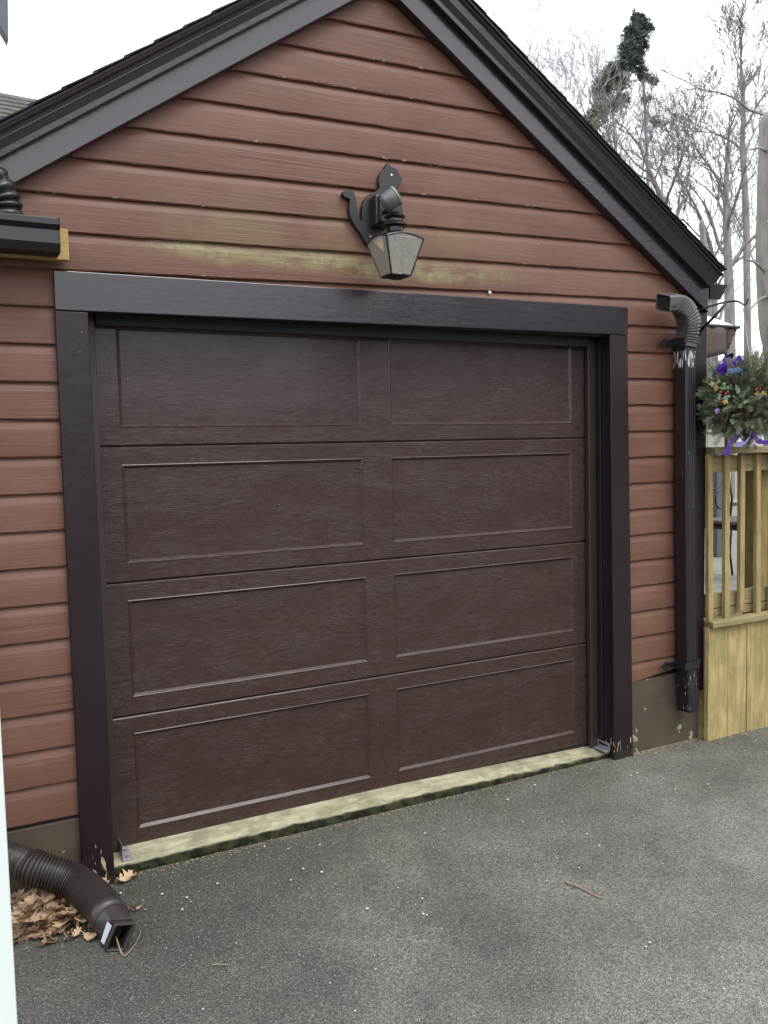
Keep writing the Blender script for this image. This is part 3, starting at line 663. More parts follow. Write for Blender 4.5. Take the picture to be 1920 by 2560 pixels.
# ------------------------------------------------------------------ corrugated outlet hose, bottom left
HS = empty('drain_hose', (-1.4, -.3, GZ), 'brown corrugated drain hose curving from the wall over the leaves', 'drain hose')
path = [(-1.605, -.076, .150), (-1.570, -.080, .130), (-1.526, -.118, .112), (-1.469, -.143, .088), (-1.429, -.161, .068), (-1.391, -.194, .049), (-1.362, -.246, .033), (-1.341, -.300, .020), (-1.330, -.350, .011)]
def resample(pts, step):
    out_ = [pts[0]]; acc = 0.
    for a, b2 in zip(pts, pts[1:]):
        d = (b2 - a).length; t = step - acc
        while t <= d: out_.append(a.lerp(b2, t / d)); t += step
        acc = d - (t - step)
    return out_ + [pts[-1]]
sp = resample(smooth_path(path, 22), .0019); N_ = len(sp); rad = []
for i in range(N_):
    f = i / (N_ - 1)
    if f < .16: r_ = .0545 + (.001 if f > .1 and i % 3 == 0 else 0)
    elif f > .985: r_ = .058
    else: r_ = .0578 + (.0050 if i % 6 < 2 else -.0050 if i % 6 in (3, 4) else 0)
    rad.append(r_)
b = MB(); b.tube(sp, rad, 32, cap=False); b.build('corrugated_tube', M['hose'], HS, smooth=True, ang=35)
# outlet: circle morphing to rectangle
def ring_circle(c, t, r_, n=32, up=Vector((0, 0, 1))):
    t = t.normalized(); a = up.cross(t).normalized(); q = t.cross(a)
    return [c + a * math.cos(2 * math.pi * j / n) * r_ + q * math.sin(2 * math.pi * j / n) * r_ for j in range(n)]
def ring_quad(TLc, TRc, BRc, BLc, n=32):
    # starts at the middle of the 'a' side, matches ring_circle order: +a, +up, -a, -up
    out_ = []
    A = [BRc, TRc, TLc, BLc]
    for j in range(n):
        f = ((j / n) * 4 + .5) % 4; i = int(f); g_ = f - i
        out_.append(A[i].lerp(A[(i + 1) % 4], g_))
    return out_
def morph(b, r0, r1, k=8, ease=True):
    n = len(r0); rings = []
    for i in range(k + 1):
        f = i / k; f2 = f * f * (3 - 2 * f) if ease else f
        rings.append([r0[j].lerp(r1[j], f2) * 1.0 for j in range(n)])
    vs = [p for r_ in rings for p in r_]
    b.add(vs, [(i * n + j, i * n + (j + 1) % n, (i + 1) * n + (j + 1) % n, (i + 1) * n + j) for i in range(k) for j in range(n)])
c0 = Vector(sp[-1]); t0 = (Vector(sp[-1]) - Vector(sp[-9])).normalized()
c1 = c0 + t0 * .045 + Vector((.004, 0, -.001))
TLq, TRq, BRq, BLq = Vector((-1.320, -.507, .036)), Vector((-1.262, -.527, .034)), Vector((-1.299, -.517, -.050)), Vector((-1.355, -.490, -.050))
b = MB(); morph(b, ring_circle(c0 - t0 * .01, t0, .0615), ring_circle(c1, t0, .0605), 2, False)
morph(b, ring_circle(c1, t0, .0605), ring_circle(c1 + t0 * .005, t0, .056), 1, False)
cen = (TLq + TRq + BRq + BLq) / 4; back = Vector((-.005, .042, .0))
rq = ring_quad(TLq + back, TRq + back, BRq + back, BLq + back); morph(b, ring_circle(c1 + t0 * .005, t0, .056), rq, 8)
morph(b, rq, ring_quad(TLq, TRq, BRq, BLq), 2, False)
lipo = [cen + (p - cen) * 1.05 for p in ring_quad(TLq, TRq, BRq, BLq)]
morph(b, ring_quad(TLq, TRq, BRq, BLq), lipo, 1, False)
oo = b.build('square_outlet', M['hose'], HS, smooth=True, ang=50)
md = oo.modifiers.new('thick', 'SOLIDIFY'); md.thickness = .0025; md.offset = -1
b = MB(); inn = [cen + back * 1.6 + (p - cen) * .90 for p in ring_quad(TLq, TRq, BRq, BLq)]; b.add(inn, [tuple(range(32))]); b.build('outlet_shade_sheet', M['inside'], HS)  # dark sheet stands for the shade inside the outlet mouth
# sticker on the outlet flank
s0 = TLq + back * .5; s1 = BLq + back * .5; fl = (BLq - BRq).normalized() * .0045
st_ = MB(); A_ = s0.lerp(s1, .12) + fl; B_ = s0.lerp(s1, .86) + fl
st_.add([A_, B_, B_ + Vector((-.006, .024, .001)), A_ + Vector((-.010, .024, .006)), ], [(0, 1, 2, 3)]); sto = st_.build('sticker', M['sticker'], HS)
# rectangular adaptor at the wall end
b = MB(); cA = Vector((-1.650, -.072, .178)); tA = Vector((.85, -.08, -.52)).normalized()
a_ = Vector((0, 0, 1)).cross(tA).normalized(); q_ = tA.cross(a_)
def rect(c, w_, h_): return ring_quad(*(c + a_ * sx * w_ + q_ * sy * h_ for sx, sy in ((-1, 1), (1, 1), (1, -1), (-1, -1))))
morph(b, rect(cA - tA * .06, .040, .050), rect(cA, .040, .050), 2, False)
morph(b, rect(cA, .040, .050), ring_circle(Vector(sp[0]), (Vector(sp[8]) - Vector(sp[0])), .0525), 6)
for q in (.018, .012, .006): pass
b.build('square_adaptor', M['hose'], HS, smooth=True, ang=50)
DL = empty('left_downspout', (-1.66, -.07, .2), 'glossy dark downspout foot feeding the drain hose', 'downspout'); DL.name = 'downspout'
b = MB(); b.tube([Vector(cA) - tA * .02, Vector(cA) - tA * .06, (-1.70, -.06, .26), (-1.705, -.055, .32), (-1.705, -.055, 2.26)], 1, prof=rr(.037, .044, .2), up=(0, 1, 0)); b.build('pipe', M['gutter'], DL, smooth=True, ang=50)

# ------------------------------------------------------------------ leaves
def oak_leaf(b, mat_, tone, tones, size=1., curl=.4, seed=0):
    r_ = random.Random(seed); nL = 4; L = .11 * size
    out_l = []
    for i in range(nL * 4 + 1):
        f = i / (nL * 4); lob = (.5 + .5 * math.cos(f * nL * 2 * math.pi + math.pi)) ** .6
        wdt = (.010 + .034 * math.sin(math.pi * min(1, f * .92 + .06)) ** .8 * (.25 + .75 * lob)) * size * r_.uniform(.85, 1.15)
        out_l.append((f * L, wdt + (.0)))
    vs = []; fs = []
    rows = []
    def bend(x, y): 
        return Vector((x, y, curl * (abs(y) * 1.1 * size + (x - L * .5) ** 2 / L * 1.2) + .004 * math.sin(x * 90 + seed) * curl * 2))
    for (x, w_) in out_l: rows.append([bend(x + .006, -w_), bend(x, -w_ * .5), bend(x - .002, 0), bend(x, w_ * .5), bend(x + .006, w_)])
    for r2 in rows: vs += [mat_ @ p for p in r2]
    fs = [(i * 5 + j, i * 5 + j + 1, (i + 1) * 5 + j + 1, (i + 1) * 5 + j) for i in range(len(rows) - 1) for j in range(4)]
    st = [bend(-.03 * size, 0) + Vector((0, .0008, 0)), bend(-.03 * size, 0) - Vector((0, .0008, 0)), bend(0, -.001), bend(0, .001)]
    k = len(vs); vs += [mat_ @ p for p in st]; fs.append((k, k + 1, k + 2, k + 3))
    b.add(vs, fs); tones += [tone] * len(vs)
def leaf_object(name, leaves, label, cat, group=None, kind=None):
    b = MB(); tones = []
    for (mt_, tn, sz, cu, sd_) in leaves: oak_leaf(b, mt_, tn, tones, sz, cu, sd_)
    o = b.build(name, M['leaf'], smooth='all')
    at_ = o.data.attributes.new('tone', 'FLOAT', 'POINT')
    for i, t in enumerate(tones): at_.data[i].value = t
    return tag(o, label, cat, group, kind)
def LM(x, y, z, rz, tx=0., ty=0.): return Matrix.Translation((x, y, z)) @ Matrix.Rotation(rz, 4, 'Z') @ Matrix.Rotation(tx, 4, 'X') @ Matrix.Rotation(ty, 4, 'Y')
pile = []
for i in range(150):
    # pile outline between the wall and the hose
    while True:
        x = rnd.uniform(-1.78, -1.36); y = rnd.uniform(-.36, .0)
        lim = -.30 + (x + 1.62) * -.15 if x < -1.45 else -.33
        if y > -.14 - .16 * (1 - ((x + 1.53) / .2) ** 2) and not (x > -1.43 and y > -.10): break
    h = max(0, .045 * (1 - ((y + .14) / .2) ** 2)) * rnd.random()
    pile.append((LM(x, y, GZ + .004 + h, rnd.uniform(0, 6.28), rnd.gauss(0, .2), rnd.gauss(0, .2)), rnd.random() * .9, rnd.uniform(.75, 1.15), rnd.uniform(.1, .6), i))
for i in range(150):
    x = rnd.gauss(-1.47, .09); y = rnd.gauss(-.22, .07)
    if y > -.03: continue
    pile.append((LM(x, y, GZ + .004 + rnd.random() * .012, rnd.uniform(0, 6.28), rnd.gauss(0, .3), rnd.gauss(0, .3)), rnd.random(), rnd.uniform(.15, .45), rnd.uniform(.2, 1.2), 400 + i))
leaf_object('leaf_litter', pile, 'heap of dry tan oak leaves under the corrugated drain hose', 'leaves', kind='stuff')
for (x, y, rz, s_, cu, lb, sd_) in ((-1.238, -.055, .6, .75, .7, 'curled tan oak leaf beside the hose at the left end of the door sill', 3), (-1.486, -.352, 2.8, .42, .5, 'small broken tan leaf lying just below the leaf heap', 5)):
    leaf_object('oak_leaf', [(LM(x, y, GZ + .006, rz, .15, .1), .1, s_, cu, sd_)], lb, 'leaf')
# twigs
def twig(name, pts, r0, label):
    b = MB(); sp_ = smooth_path(pts, 4); n = len(sp_); b.tube(sp_, [r0 * (1 - .6 * i / n) * (1.25 if i % 4 == 0 else 1) for i in range(n)], 6)
    return tag(b.build(name, M['twig'], smooth='all'), label, 'twig')
tw = twig('twig', [(-1.318, -.475, -.020), (-1.312, -.525, GZ + .006), (-1.303, -.545, GZ + .004), (-1.268, -.508, GZ + .006), (-1.238, -.455, GZ + .008), (-1.230, -.430, GZ + .012)], .0028, 'thin pale forked twig at the mouth of the drain hose')
twig('twig', [(.222, -.892, GZ + .006), (.236, -.935, GZ + .008), (.243, -.968, GZ + .006), (.250, -1.02, GZ + .005), (.262, -1.045, GZ + .004)], .0045, 'reddish brown twig lying alone on the right of the driveway')
twig('twig', [(-1.072, -.738, GZ + .004), (-1.05, -.75, GZ + .006), (-1.026, -.766, GZ + .004)], .0024, 'short pale stick on the driveway below the drain hose')
# crumbs along the wall foot, and pale flakes on the asphalt
b = MB()
def flake(b, x, y, z, s_, r_):
    a = r_.uniform(0, 6.28); n = r_.choice((3, 4, 5)); vs = [(x + math.cos(a + 6.28 * j / n) * s_ * r_.uniform(.5, 1.1), y + math.sin(a + 6.28 * j / n) * s_ * r_.uniform(.5, 1.1), z + r_.uniform(0, s_ * .3)) for j in range(n)]
    b.add(vs + [(p[0], p[1], z - .001) for p in vs], [tuple(range(n))] + [(j, n + j, n + (j + 1) % n, (j + 1) % n) for j in range(n)])
for i in range(900):
    x = rnd.uniform(-1.3, 2.3); y = -.005 - abs(rnd.gauss(0, .018 if i % 3 else .09)) + (.012 if -1.2 < x < 1.25 else 0) - (.035 if x > 1.93 else 0)
    flake(b, x, y, GZ + .003, rnd.uniform(.0015, .006) * (1.6 if x > 1.3 else 1), rnd)
for i in range(160):
    flake(b, rnd.gauss(-1.40, .07), rnd.gauss(-.25, .05), GZ + .003, rnd.uniform(.002, .006), rnd)
tag(b.build('leaf_crumbs', M['crumb']), 'crumbled leaf and bark bits along the foot of the wall and sill', 'debris', kind='stuff')
b = MB()
for i in range(340):
    x = rnd.uniform(-1.4, 2.6); y = -.03 - abs(rnd.gauss(0, .55 if i % 2 else 1.1))
    flake(b, x, y, GZ + .006, rnd.choice((.0015, .002, .002, .003, .003, .0065)) * rnd.uniform(.7, 1.2), rnd)
tag(b.build('paint_flakes', M['chipw']), 'scattered pale paint flakes and chips on the asphalt', 'flakes', kind='stuff')

# ------------------------------------------------------------------ fence / railing at the right
FE = empty('deck_railing', (2.3, -.05, GZ), 'yellow green pressure treated railing above a boarded skirt right of the corner', 'railing')
b = MB(); b.hexa([(1.885, -.115, 1.502), (3.2, -.115, 1.495), (3.2, .03, 1.495), (1.93, .03, 1.502), (1.885, -.115, 1.538), (3.2, -.115, 1.531), (3.2, .03, 1.531), (1.93, .03, 1.538)])
b.build('cap_rail', M['ptx'], FE, bevel=.004)
b = MB(); b.box(1.93, 3.2, -.030, .008, 1.40, 1.49); b.build('top_rail', M['ptx'], FE, bevel=.003)
bx = [1.914, 2.044, 2.165, 2.291, 2.412, 2.538, 2.664, 2.790, 2.916, 3.042, 3.165]
for i, x in enumerate(bx):
    b = MB(); wv = .018; l = .004 * ((i * 37) % 3 - 1)
    zb = .600 + (.03 if i == 2 else 0)
    b.hexa([(x - wv - l, -.0555, zb), (x + wv - l, -.0555, zb), (x + wv - l, -.0305, zb), (x - wv - l, -.0305, zb), (x - wv, -.0555, 1.50), (x + wv, -.0555, 1.50), (x + wv, -.0305, 1.50), (x - wv, -.0305, 1.50)])
    b.build('baluster', M['pt'], FE, bevel=.003)
b = MB(); b.hexa([(1.885, -.100, .567), (3.2, -.100, .570), (3.2, -.020, .570), (1.90, -.020, .567), (1.885, -.100, .600), (3.2, -.100, .603), (3.2, -.020, .603), (1.90, -.020, .600)]); b.build('bottom_ledge', M['ptx'], FE, bevel=.004)
b = MB(); b.box(1.935, 3.2, -.015, .023, .655, .735); b.box(1.935, 3.2, -.012, .026, .604, .650); b.build('bottom_rail', M['ptx'], FE, bevel=.003)
sx = [1.873, 2.030, 2.182, 2.333, 2.485, 2.64, 2.79, 2.94, 3.09]
for i in range(len(sx) - 1):
    b = MB(); top = .566 - .006 * (i % 2); y0 = -.070 + .003 * (i % 2)
    b.hexa([(sx[i] + .0028, y0, GZ - .01), (sx[i + 1] - .0028, y0, GZ - .01), (sx[i + 1] - .0028, -.045, GZ - .01), (sx[i] + .0028, -.045, GZ - .01), (sx[i] + .0028 + (.010 if i == 0 else .002), y0, top), (sx[i + 1] - .0028 + .004, y0, top), (sx[i + 1] - .0028 + .004, -.045, top), (sx[i] + .006, -.045, top)])
    sk = b.build('skirt_board', M['skirt'], FE, bevel=.002)
    for zz in (.50, .02):
        for xx in (.035, .115):
            s_ = MB(); s_.lathe((sx[i] + xx, y0 - .0005, zz + rnd.uniform(-.02, .02)), [(.004, 0), (.003, .001)], 8, (0, -1, 0)); s_.build('nail', M['twig'], sk)
b = MB(); b.box(2.37, 2.475, .03, .12, GZ, 1.50); b.build('post', M['pt'], FE, bevel=.004)
b = MB(); b.box(1.893, 1.94, -.040, .01, GZ, .56); b.build('skirt_batten', M['ptx'], FE)

# ------------------------------------------------------------------ deck behind the railing
DK = empty('deck', (5, 3, GZ), 'greyed timber deck behind the railing', 'deck')
b = MB(); y = .85
while y < 6.5:
    b.box(1.95, 12., y, y + .135, .50, .53); y += .142
b.build('deck_boards', M['deck'], DK)
b = MB(); b.box(1.95, 12., .86, .90, .30, .498); b.build('rim_joist', M['ptx'], DK)
for x in (2.2, 4.4, 6.6): b = MB(); b.box(x, x + .09, .92, 1.01, GZ, .498); b.build('deck_post', M['pt'], DK)
FR = empty('far_railing', (8, 6.5, .53), 'pale railing on the far side of the deck', 'railing')
b = MB(); b.box(4., 14., 6.42, 6.52, 1.50, 1.54); b.box(4., 14., 6.45, 6.49, .60, .66); b.build('rail', M['tan'], FR)
for i in range(70):
    x = 4.05 + i * .14; b = MB(); b.box(x, x + .04, 6.445, 6.495, .66, 1.50); b.build('baluster', M['tan'], FR)
# cream storage box at the far side
p = at(1541, 935, 5.5); b = MB(); b.box(p.x - .22, p.x + .22, 5.4, 5.7, .53, 1.72); b.box(p.x - .25, p.x + .25, 5.37, 5.73, 1.72, 1.76)
tag(b.build('storage_cabinet', M['tan'], bevel=.01), 'cream cabinet standing on the deck beyond the railing', 'cabinet')
p = at(1553, 1100, 2.2); b = MB(); b.box(p.x - .08, p.x + .08, 2.15, 2.25, .53, 1.45); b.box(p.x - .10, p.x + .10, 2.13, 2.27, 1.45, 1.48)
tag(b.build('grey_post', M['greypost'], bevel=.006), 'blue grey post seen between the first two balusters', 'post')
# wrought iron chair behind the balusters
CH = empty('iron_chair', (at(1548, 1150, 1.3).x, 1.3, .53), 'black wrought iron chair with scrolled back behind the balusters', 'chair')
cx = at(1550, 1150, 1.3).x; cy = 1.3
def ring(b, c, r_, a0=0, a1=360, rad=.006, plane='xz'):
    pts = []
    for i in range(21):
        a = R(a0 + (a1 - a0) * i / 20); d = (math.cos(a) * r_, math.sin(a) * r_)
        pts.append((c[0] + d[0], c[1], c[2] + d[1]))
    b.tube(pts, rad, 6, cap=False)
b = MB(); zs0 = .53
for sx_ in (-.19, .19): b.tube([(cx + sx_, cy + .05, zs0 + .40), (cx + sx_ * .95, cy + .02, zs0 + .60), (cx + sx_ * .8, cy + .04, zs0 + .86)], .009, 6)
b.tube([(cx - .152, cy + .04, zs0 + .86), (cx - .08, cy + .04, zs0 + .92), (cx + .08, cy + .04, zs0 + .92), (cx + .152, cy + .04, zs0 + .86)], .009, 6)
ring(b, (cx, cy + .035, zs0 + .78), .10); ring(b, (cx - .09, cy + .035, zs0 + .60), .075); ring(b, (cx + .09, cy + .035, zs0 + .60), .075); b.build('scrolled_back', M['black'], CH, smooth='all')
b = MB(); b.box(cx - .21, cx + .21, cy - .38, cy + .04, zs0 + .40, zs0 + .425); b.build('seat', M['black'], CH, bevel=.01)
b = MB(); b.box(cx - .20, cx + .20, cy - .37, cy + .03, zs0 + .426, zs0 + .465); b.build('cushion', M['drape'], CH, bevel=.015)
for sx_ in (-.19, .19):
    for sy_ in (-.36, .03): b = MB(); b.tube([(cx + sx_, cy + sy_, zs0 + .40), (cx + sx_ * .9, cy + sy_, zs0 + .18), (cx + sx_ * 1.05, cy + sy_, zs0)], .009, 6); b.build('leg', M['black'], CH, smooth='all')

# ------------------------------------------------------------------ canopy tent on the deck
GZB = empty('canopy_tent', (4.4, 4.2, .53), 'white topped garden canopy with brown drapes beyond the corner', 'canopy')
E0 = Vector((5.77, 3.0, 2.765)); E1 = Vector((3.1, 3.0, 2.765)); E2 = Vector((3.1, 5.7, 2.765)); E3 = Vector((5.77, 5.7, 2.765)); AP = Vector((4.43, 4.35, 3.62))
b = MB(); b.add([E0, E1, E2, E3, AP], [(1, 0, 4), (2, 1, 4), (3, 2, 4), (0, 3, 4)]); ro = b.build('canopy_roof', M['canvas'], GZB)
md = ro.modifiers.new('thick', 'SOLIDIFY'); md.thickness = .01
b = MB()
for a, c in ((E0, E1), (E1, E2), (E2, E3), (E3, E0)): b.tube([a, c], .018, 6)
for q in (E1, E2, E3): b.tube([(q.x, q.y, .53), q], .022, 8)
b.tube([(5.60, 3.02, .53), (5.60, 3.02, 2.76)], .016, 8); b.build('frame', M['black'], GZB)
def drape(pts_top, pts_bot, y0, nm):
    n = 14; b = MB(); vs = []
    for r_ in range(5):
        for i in range(n + 1):
            f = i / n; a = Vector(pts_top[0]).lerp(Vector(pts_top[1]), f); c = Vector(pts_bot[0]).lerp(Vector(pts_bot[1]), f); q = a.lerp(c, r_ / 4)
            vs.append((q.x, q.y + .015 * math.sin(i * 1.9 + r_ * .3), q.z))
    b.add(vs, [(r_ * (n + 1) + i, r_ * (n + 1) + i + 1, (r_ + 1) * (n + 1) + i + 1, (r_ + 1) * (n + 1) + i) for r_ in range(4) for i in range(n)])
    o = b.build('drape', M['drape'], GZB, smooth='all'); md = o.modifiers.new('thick', 'SOLIDIFY'); md.thickness = .006
drape(((4.6, 3.0, 2.75), (5.59, 3.0, 2.75)), ((4.6, 3.0, 2.30), (5.59, 3.0, 2.49)), 0, '')
drape(((4.0, 3.0, 2.75), (5.2, 3.0, 2.75)), ((4.6, 3.02, 2.74), (5.2, 3.02, 2.60)), 0, '') if False else None
drape(((5.61, 3.01, 2.75), (5.76, 3.01, 2.75)), ((5.61, 3.01, 2.52), (5.70, 3.01, 2.70)), 0, '')

# ------------------------------------------------------------------ hanging bracket and evergreen ball
HB = empty('hanging_bracket', (1.86, -.03, 2.2), 'black iron plant bracket on the corner board holding the evergreen ball', 'bracket')
b = MB(); b.box(1.846, 1.868, -.032, -.0265, 2.13, 2.275)
tip = Vector((1.966, -.20, 2.276))
b.tube(smooth_path([(1.857, -.033, 2.262), (1.885, -.075, 2.275), (1.925, -.135, 2.288), (1.955, -.182, 2.288), tip], 6), .0055, 8)
b.tube([(1.857, -.034, 2.15), (1.905, -.105, 2.235), (1.928, -.14, 2.284)], .0075, 8)
b.tube(smooth_path([tip, tip + Vector((.012, -.018, -.012)), tip + Vector((.016, -.026, .006)), tip + Vector((.02, -.03, .02))], 5), .0045, 8)
b.build('arm', M['black'], HB, smooth='all')
BC = Vector((1.985, -.215, 1.785)); BRd = .175
EB = empty('evergreen_ball', BC, 'hanging ball of fir sprigs with purple bow, cones and berries', 'hanging decoration')
b = MB()
for a in (0, 2.1, 4.2): b.tube([tip + Vector((.004, -.006, -.012)), BC + Vector((math.cos(a) * .09, math.sin(a) * .09, .13))], .0012, 4)
b.build('hanger_wire', M['galv'], EB)
r2 = random.Random(3)
def sprig(b, p, d, L, nn=15):
    d = d.normalized(); side = d.orthogonal().normalized(); side = Matrix.Rotation(r2.uniform(0, 6.28), 3, d) @ side; nrm = d.cross(side)
    end = p + d * L + nrm * L * .15; b.tube([p, end], [.002, .001], 3, cap=False)
    for i in range(nn):
        f = .12 + .9 * i / nn; c = p.lerp(end, min(f, 1))
        for s_ in (-1, 1, .3):
            ln = L * .26 * (1.15 - .55 * f) * r2.uniform(.8, 1.15)
            v = (side * s_ + d * .75 + nrm * (.9 if s_ == .3 else r2.uniform(-.1, .35))).normalized() * ln
            wv_ = d * .0016
            b.add([c - wv_, c + wv_, c + v + wv_ * .5, c + v - wv_ * .5], [(0, 1, 2, 3)])
b = MB()
for i in range(560):
    zz = 1 - 2 * (i + .5) / 560; a = i * 2.39996; rr_ = math.sqrt(1 - zz * zz)
    d = Vector((rr_ * math.cos(a), rr_ * math.sin(a), zz))
    d2 = (d * 1.0 + Vector((r2.gauss(0, .5), r2.gauss(0, .5), r2.gauss(0, .5) - .1))).normalized()
    sprig(b, BC + d * BRd * r2.uniform(.72, 1.02), d2, r2.uniform(.06, .115))
fo = b.build('fir_sprigs', M['fir'], EB)
b = MB(); b.lathe(BC, [(.001, -.15), (.08, -.13), (.13, -.075), (.15, 0), (.13, .075), (.08, .13), (.001, .15)], 14); b.build('moss_core', m_plain('moss core', (.025, .03, .015), .9), EB)
view = (CP - BC).normalized(); rt = Vector((CR[0][0], CR[1][0], CR[2][0])); up = Vector((0, 0, 1))
def on_ball(du, dv, out_=.0):   # du right, dv up in ball radii, on the near side
    k = math.sqrt(max(0., 1 - du * du - dv * dv)); return BC + (rt * du + up * dv + view * k) * (BRd * 1.08 + out_)
def ribbon(name, pts, wdt, mat_, wdir):
    sp_ = smooth_path(pts, 6); b = MB(); vs = []
    for i, p in enumerate(sp_): q = Vector(wdir) * wdt * (.5 + .12 * math.sin(i * .9)); vs += [p - q, p + q]
    b.add(vs, [(2 * i, 2 * i + 1, 2 * i + 3, 2 * i + 2) for i in range(len(sp_) - 1)]); o = b.build(name, mat_, EB); md = o.modifiers.new('thick', 'SOLIDIFY'); md.thickness = .0008; return o
t = on_ball(-.45, .88, .015)
ribbon('bow', [t + rt * -.075 + up * -.055, t + rt * -.05 + up * -.01, t + rt * -.01 + up * .032, t + rt * .025 + up * .036, t + rt * .01 + up * .0, t + rt * -.03 + up * -.03], .055, M['purple'], (view * .9 + up * .35 + rt * .25).normalized())
ribbon('bow', [t + rt * -.06 + up * -.07, t + rt * -.01 + up * -.035 + view * .02, t + rt * .035 + up * -.01 + view * .02, t + rt * .075 + up * .025, t + rt * .05 + up * -.012], .05, M['purple'], (up * .8 - rt * .45 + view * .4).normalized())
ribbon('bow', [t + rt * -.05 + up * -.045 + view * .012, t + rt * -.015 + up * -.005 + view * .025, t + rt * .015 + up * .02 + view * .01], .04, M['purple'], (up * .7 - rt * .6).normalized())
t2 = on_ball(-.25, .62, .02)
ribbon('ribbon_loop', [t2 + rt * -.04, t2 + rt * .0 + up * .012, t2 + rt * .03 + up * .008, t2 + rt * .04 + up * -.03], .03, M['blue'], (view * .5 + up * .6).normalized())
bt = BC + up * -.20 + view * .12 + rt * -.01
ribbon('ribbon_tail', [bt + rt * -.02 + up * .04, bt + rt * -.045, bt + rt * -.075 + up * -.04, bt + rt * -.085 + up * -.085], .030, M['purple'], (rt * .8 + up * .4).normalized())
ribbon('ribbon_tail', [bt + rt * .04 + up * .05, bt + rt * .035 + up * .01, bt + rt * .005 + up * -.025, bt + rt * -.035 + up * -.03], .026, M['lilac'], (rt * .3 + up * .8).normalized())
ribbon('ribbon_tail', [bt + rt * .05 + up * .06, bt + rt * .06 + up * .0, bt + rt * .10 + up * -.02, bt + rt * .16 + up * -.015], .024, M['purple'], (rt * .3 + up * .8).normalized())
def cone_obj(c):
    b = MB()
    for i in range(46):
        f = i / 46; a = i * 2.4; r_ = .026 * math.sin(math.pi * (f * .85 + .12)); z_ = (f - .5) * .055
        d = Vector((math.cos(a), math.sin(a), .35)); sd_ = Vector((-math.sin(a), math.cos(a), 0)); q = c + Vector((0, 0, z_))
        b.add([q + d * r_ * .4 - sd_ * .003, q + d * r_ * .4 + sd_ * .003, q + d * r_ + sd_ * .006, q + d * r_ * 1.1, q + d * r_ - sd_ * .006], [(0, 1, 2, 3, 4)])
    b.lathe(c, [(.002, -.03), (.012, -.015), (.012, .015), (.002, .03)], 8); b.build('pine_cone', M['cone'], EB)
cone_obj(on_ball(-.28, .48, .012)); cone_obj(on_ball(.05, -.38, .0)); cone_obj(on_ball(-.62, -.5, .0))
def berries(c, cols):
    for k, (mt_, kind) in enumerate(cols):
        p = c + rt * r2.uniform(-.026, .026) + up * r2.uniform(-.026, .026) + view * .012; b = MB()
        if kind == 'b': b.lathe(p, [(.001, -.007), (.005, -.005), (.0075, 0), (.005, .005), (.001, .007)], 10); b.build('berry', mt_, EB, smooth='all')
        else:
            pts = [p + (rt * math.cos(a * math.pi / 5) + up * math.sin(a * math.pi / 5)) * (r2.uniform(.012, .021) if a % 2 else r2.uniform(.009, .013)) + view * (r2.uniform(-.004, .008) if a % 2 else 0) for a in range(10)]
            b.add(pts + [p + view * .008], [(a, (a + 1) % 10, 10) for a in range(10)]); b.build('paper_star', mt_, EB)
berries(on_ball(-.56, .03, .012), [(M['berry'], 'b'), (M['berry'], 'b'), (M['berry'], 'b'), (M['lilac'], 's'), (M['gold'], 's'), (M['berry'], 'b')])
berries(on_ball(.36, .16, .016), [(M['berry'], 'b'), (M['berry'], 'b'), (M['berry'], 'b'), (M['gold'], 's'), (M['gold'], 's'), (M['lilac'], 's'), (M['cone'], 'b')])
berries(on_ball(-.70, -.30, .01), [(M['lilac'], 's')]); berries(on_ball(-.74, .40, .01), [(M['straw'], 's'), (M['straw'], 's')]); berries(on_ball(.22, -.70, .01), [(M['straw'], 's'), (M['straw'], 's')]); berries(on_ball(-.2, -.75, .0), [(M['straw'], 's')])
b = MB()
for i in range(26):
    p = on_ball(r2.uniform(-.75, .7), r2.uniform(-.6, .6), .01)
    if (p - BC).length < .1: continue
    a = r2.uniform(0, 6.28); d = (rt * math.cos(a) + up * math.sin(a)); sd_ = d.cross(view)
    hs_ = r2.uniform(.5, .95); d = (d + view * r2.uniform(-.5, .4)) * hs_; sd_ = sd_ * hs_
    pts = [p, p + d * .012 + sd_ * .012 + view * .004, p + d * .022 + sd_ * .006, p + d * .032 + sd_ * .011 + view * .004, p + d * .048, p + d * .032 - sd_ * .011 + view * .004, p + d * .022 - sd_ * .006, p + d * .012 - sd_ * .012 + view * .004]
    b.add(pts, [tuple(range(8))])
b.build('holly_leaves', M['holly'], EB)

# ------------------------------------------------------------------ white door frame close by on the left, and the eave corner above it
pr = (-1.7045, -1.90)
b = MB(); b.box(pr[0] - .12, pr[0], pr[1] - .04, pr[1] + .0, GZ, 2.9); b.box(pr[0] - .13, pr[0] - .012, pr[1] + .0, pr[1] + .1, GZ, 2.9)
WP = None
# ------------------------------------------------------------------ neighbour's house behind, left
NH = empty('neighbour_house', (-3, 11, GZ), 'house with grey brown shingled roof behind the garage on the left', 'house')
b = MB(); b.box(-8, -.9, 8.3, 14., GZ, 5.0); b.build('wall', M['hwall'], NH)
r0 = at(0, 193, 9.0); r1 = at(110, 217, 9.0)
b = MB(); cs = 10
for i in range(cs):
    f0 = i / cs; dzr = .62
    ya = 7.4 + i * .2; za = r0.z - (9.3 - ya) * dzr + .27; yb = ya + .30; zb = za + .3 * dzr - .016
    xl, xr = -8.5, .75
    b.hexa([(xl, ya, za - .02), (xr, ya, za - .02 - .25), (xr, yb, zb - .02 - .25), (xl, yb, zb - .02), (xl, ya, za + .004), (xr, ya, za + .004 - .25), (xr, yb, zb - .016 - .25), (xl, yb, zb - .016)])
    if ya > 10.7: break
b.build('roof', M['nshingle'], NH)

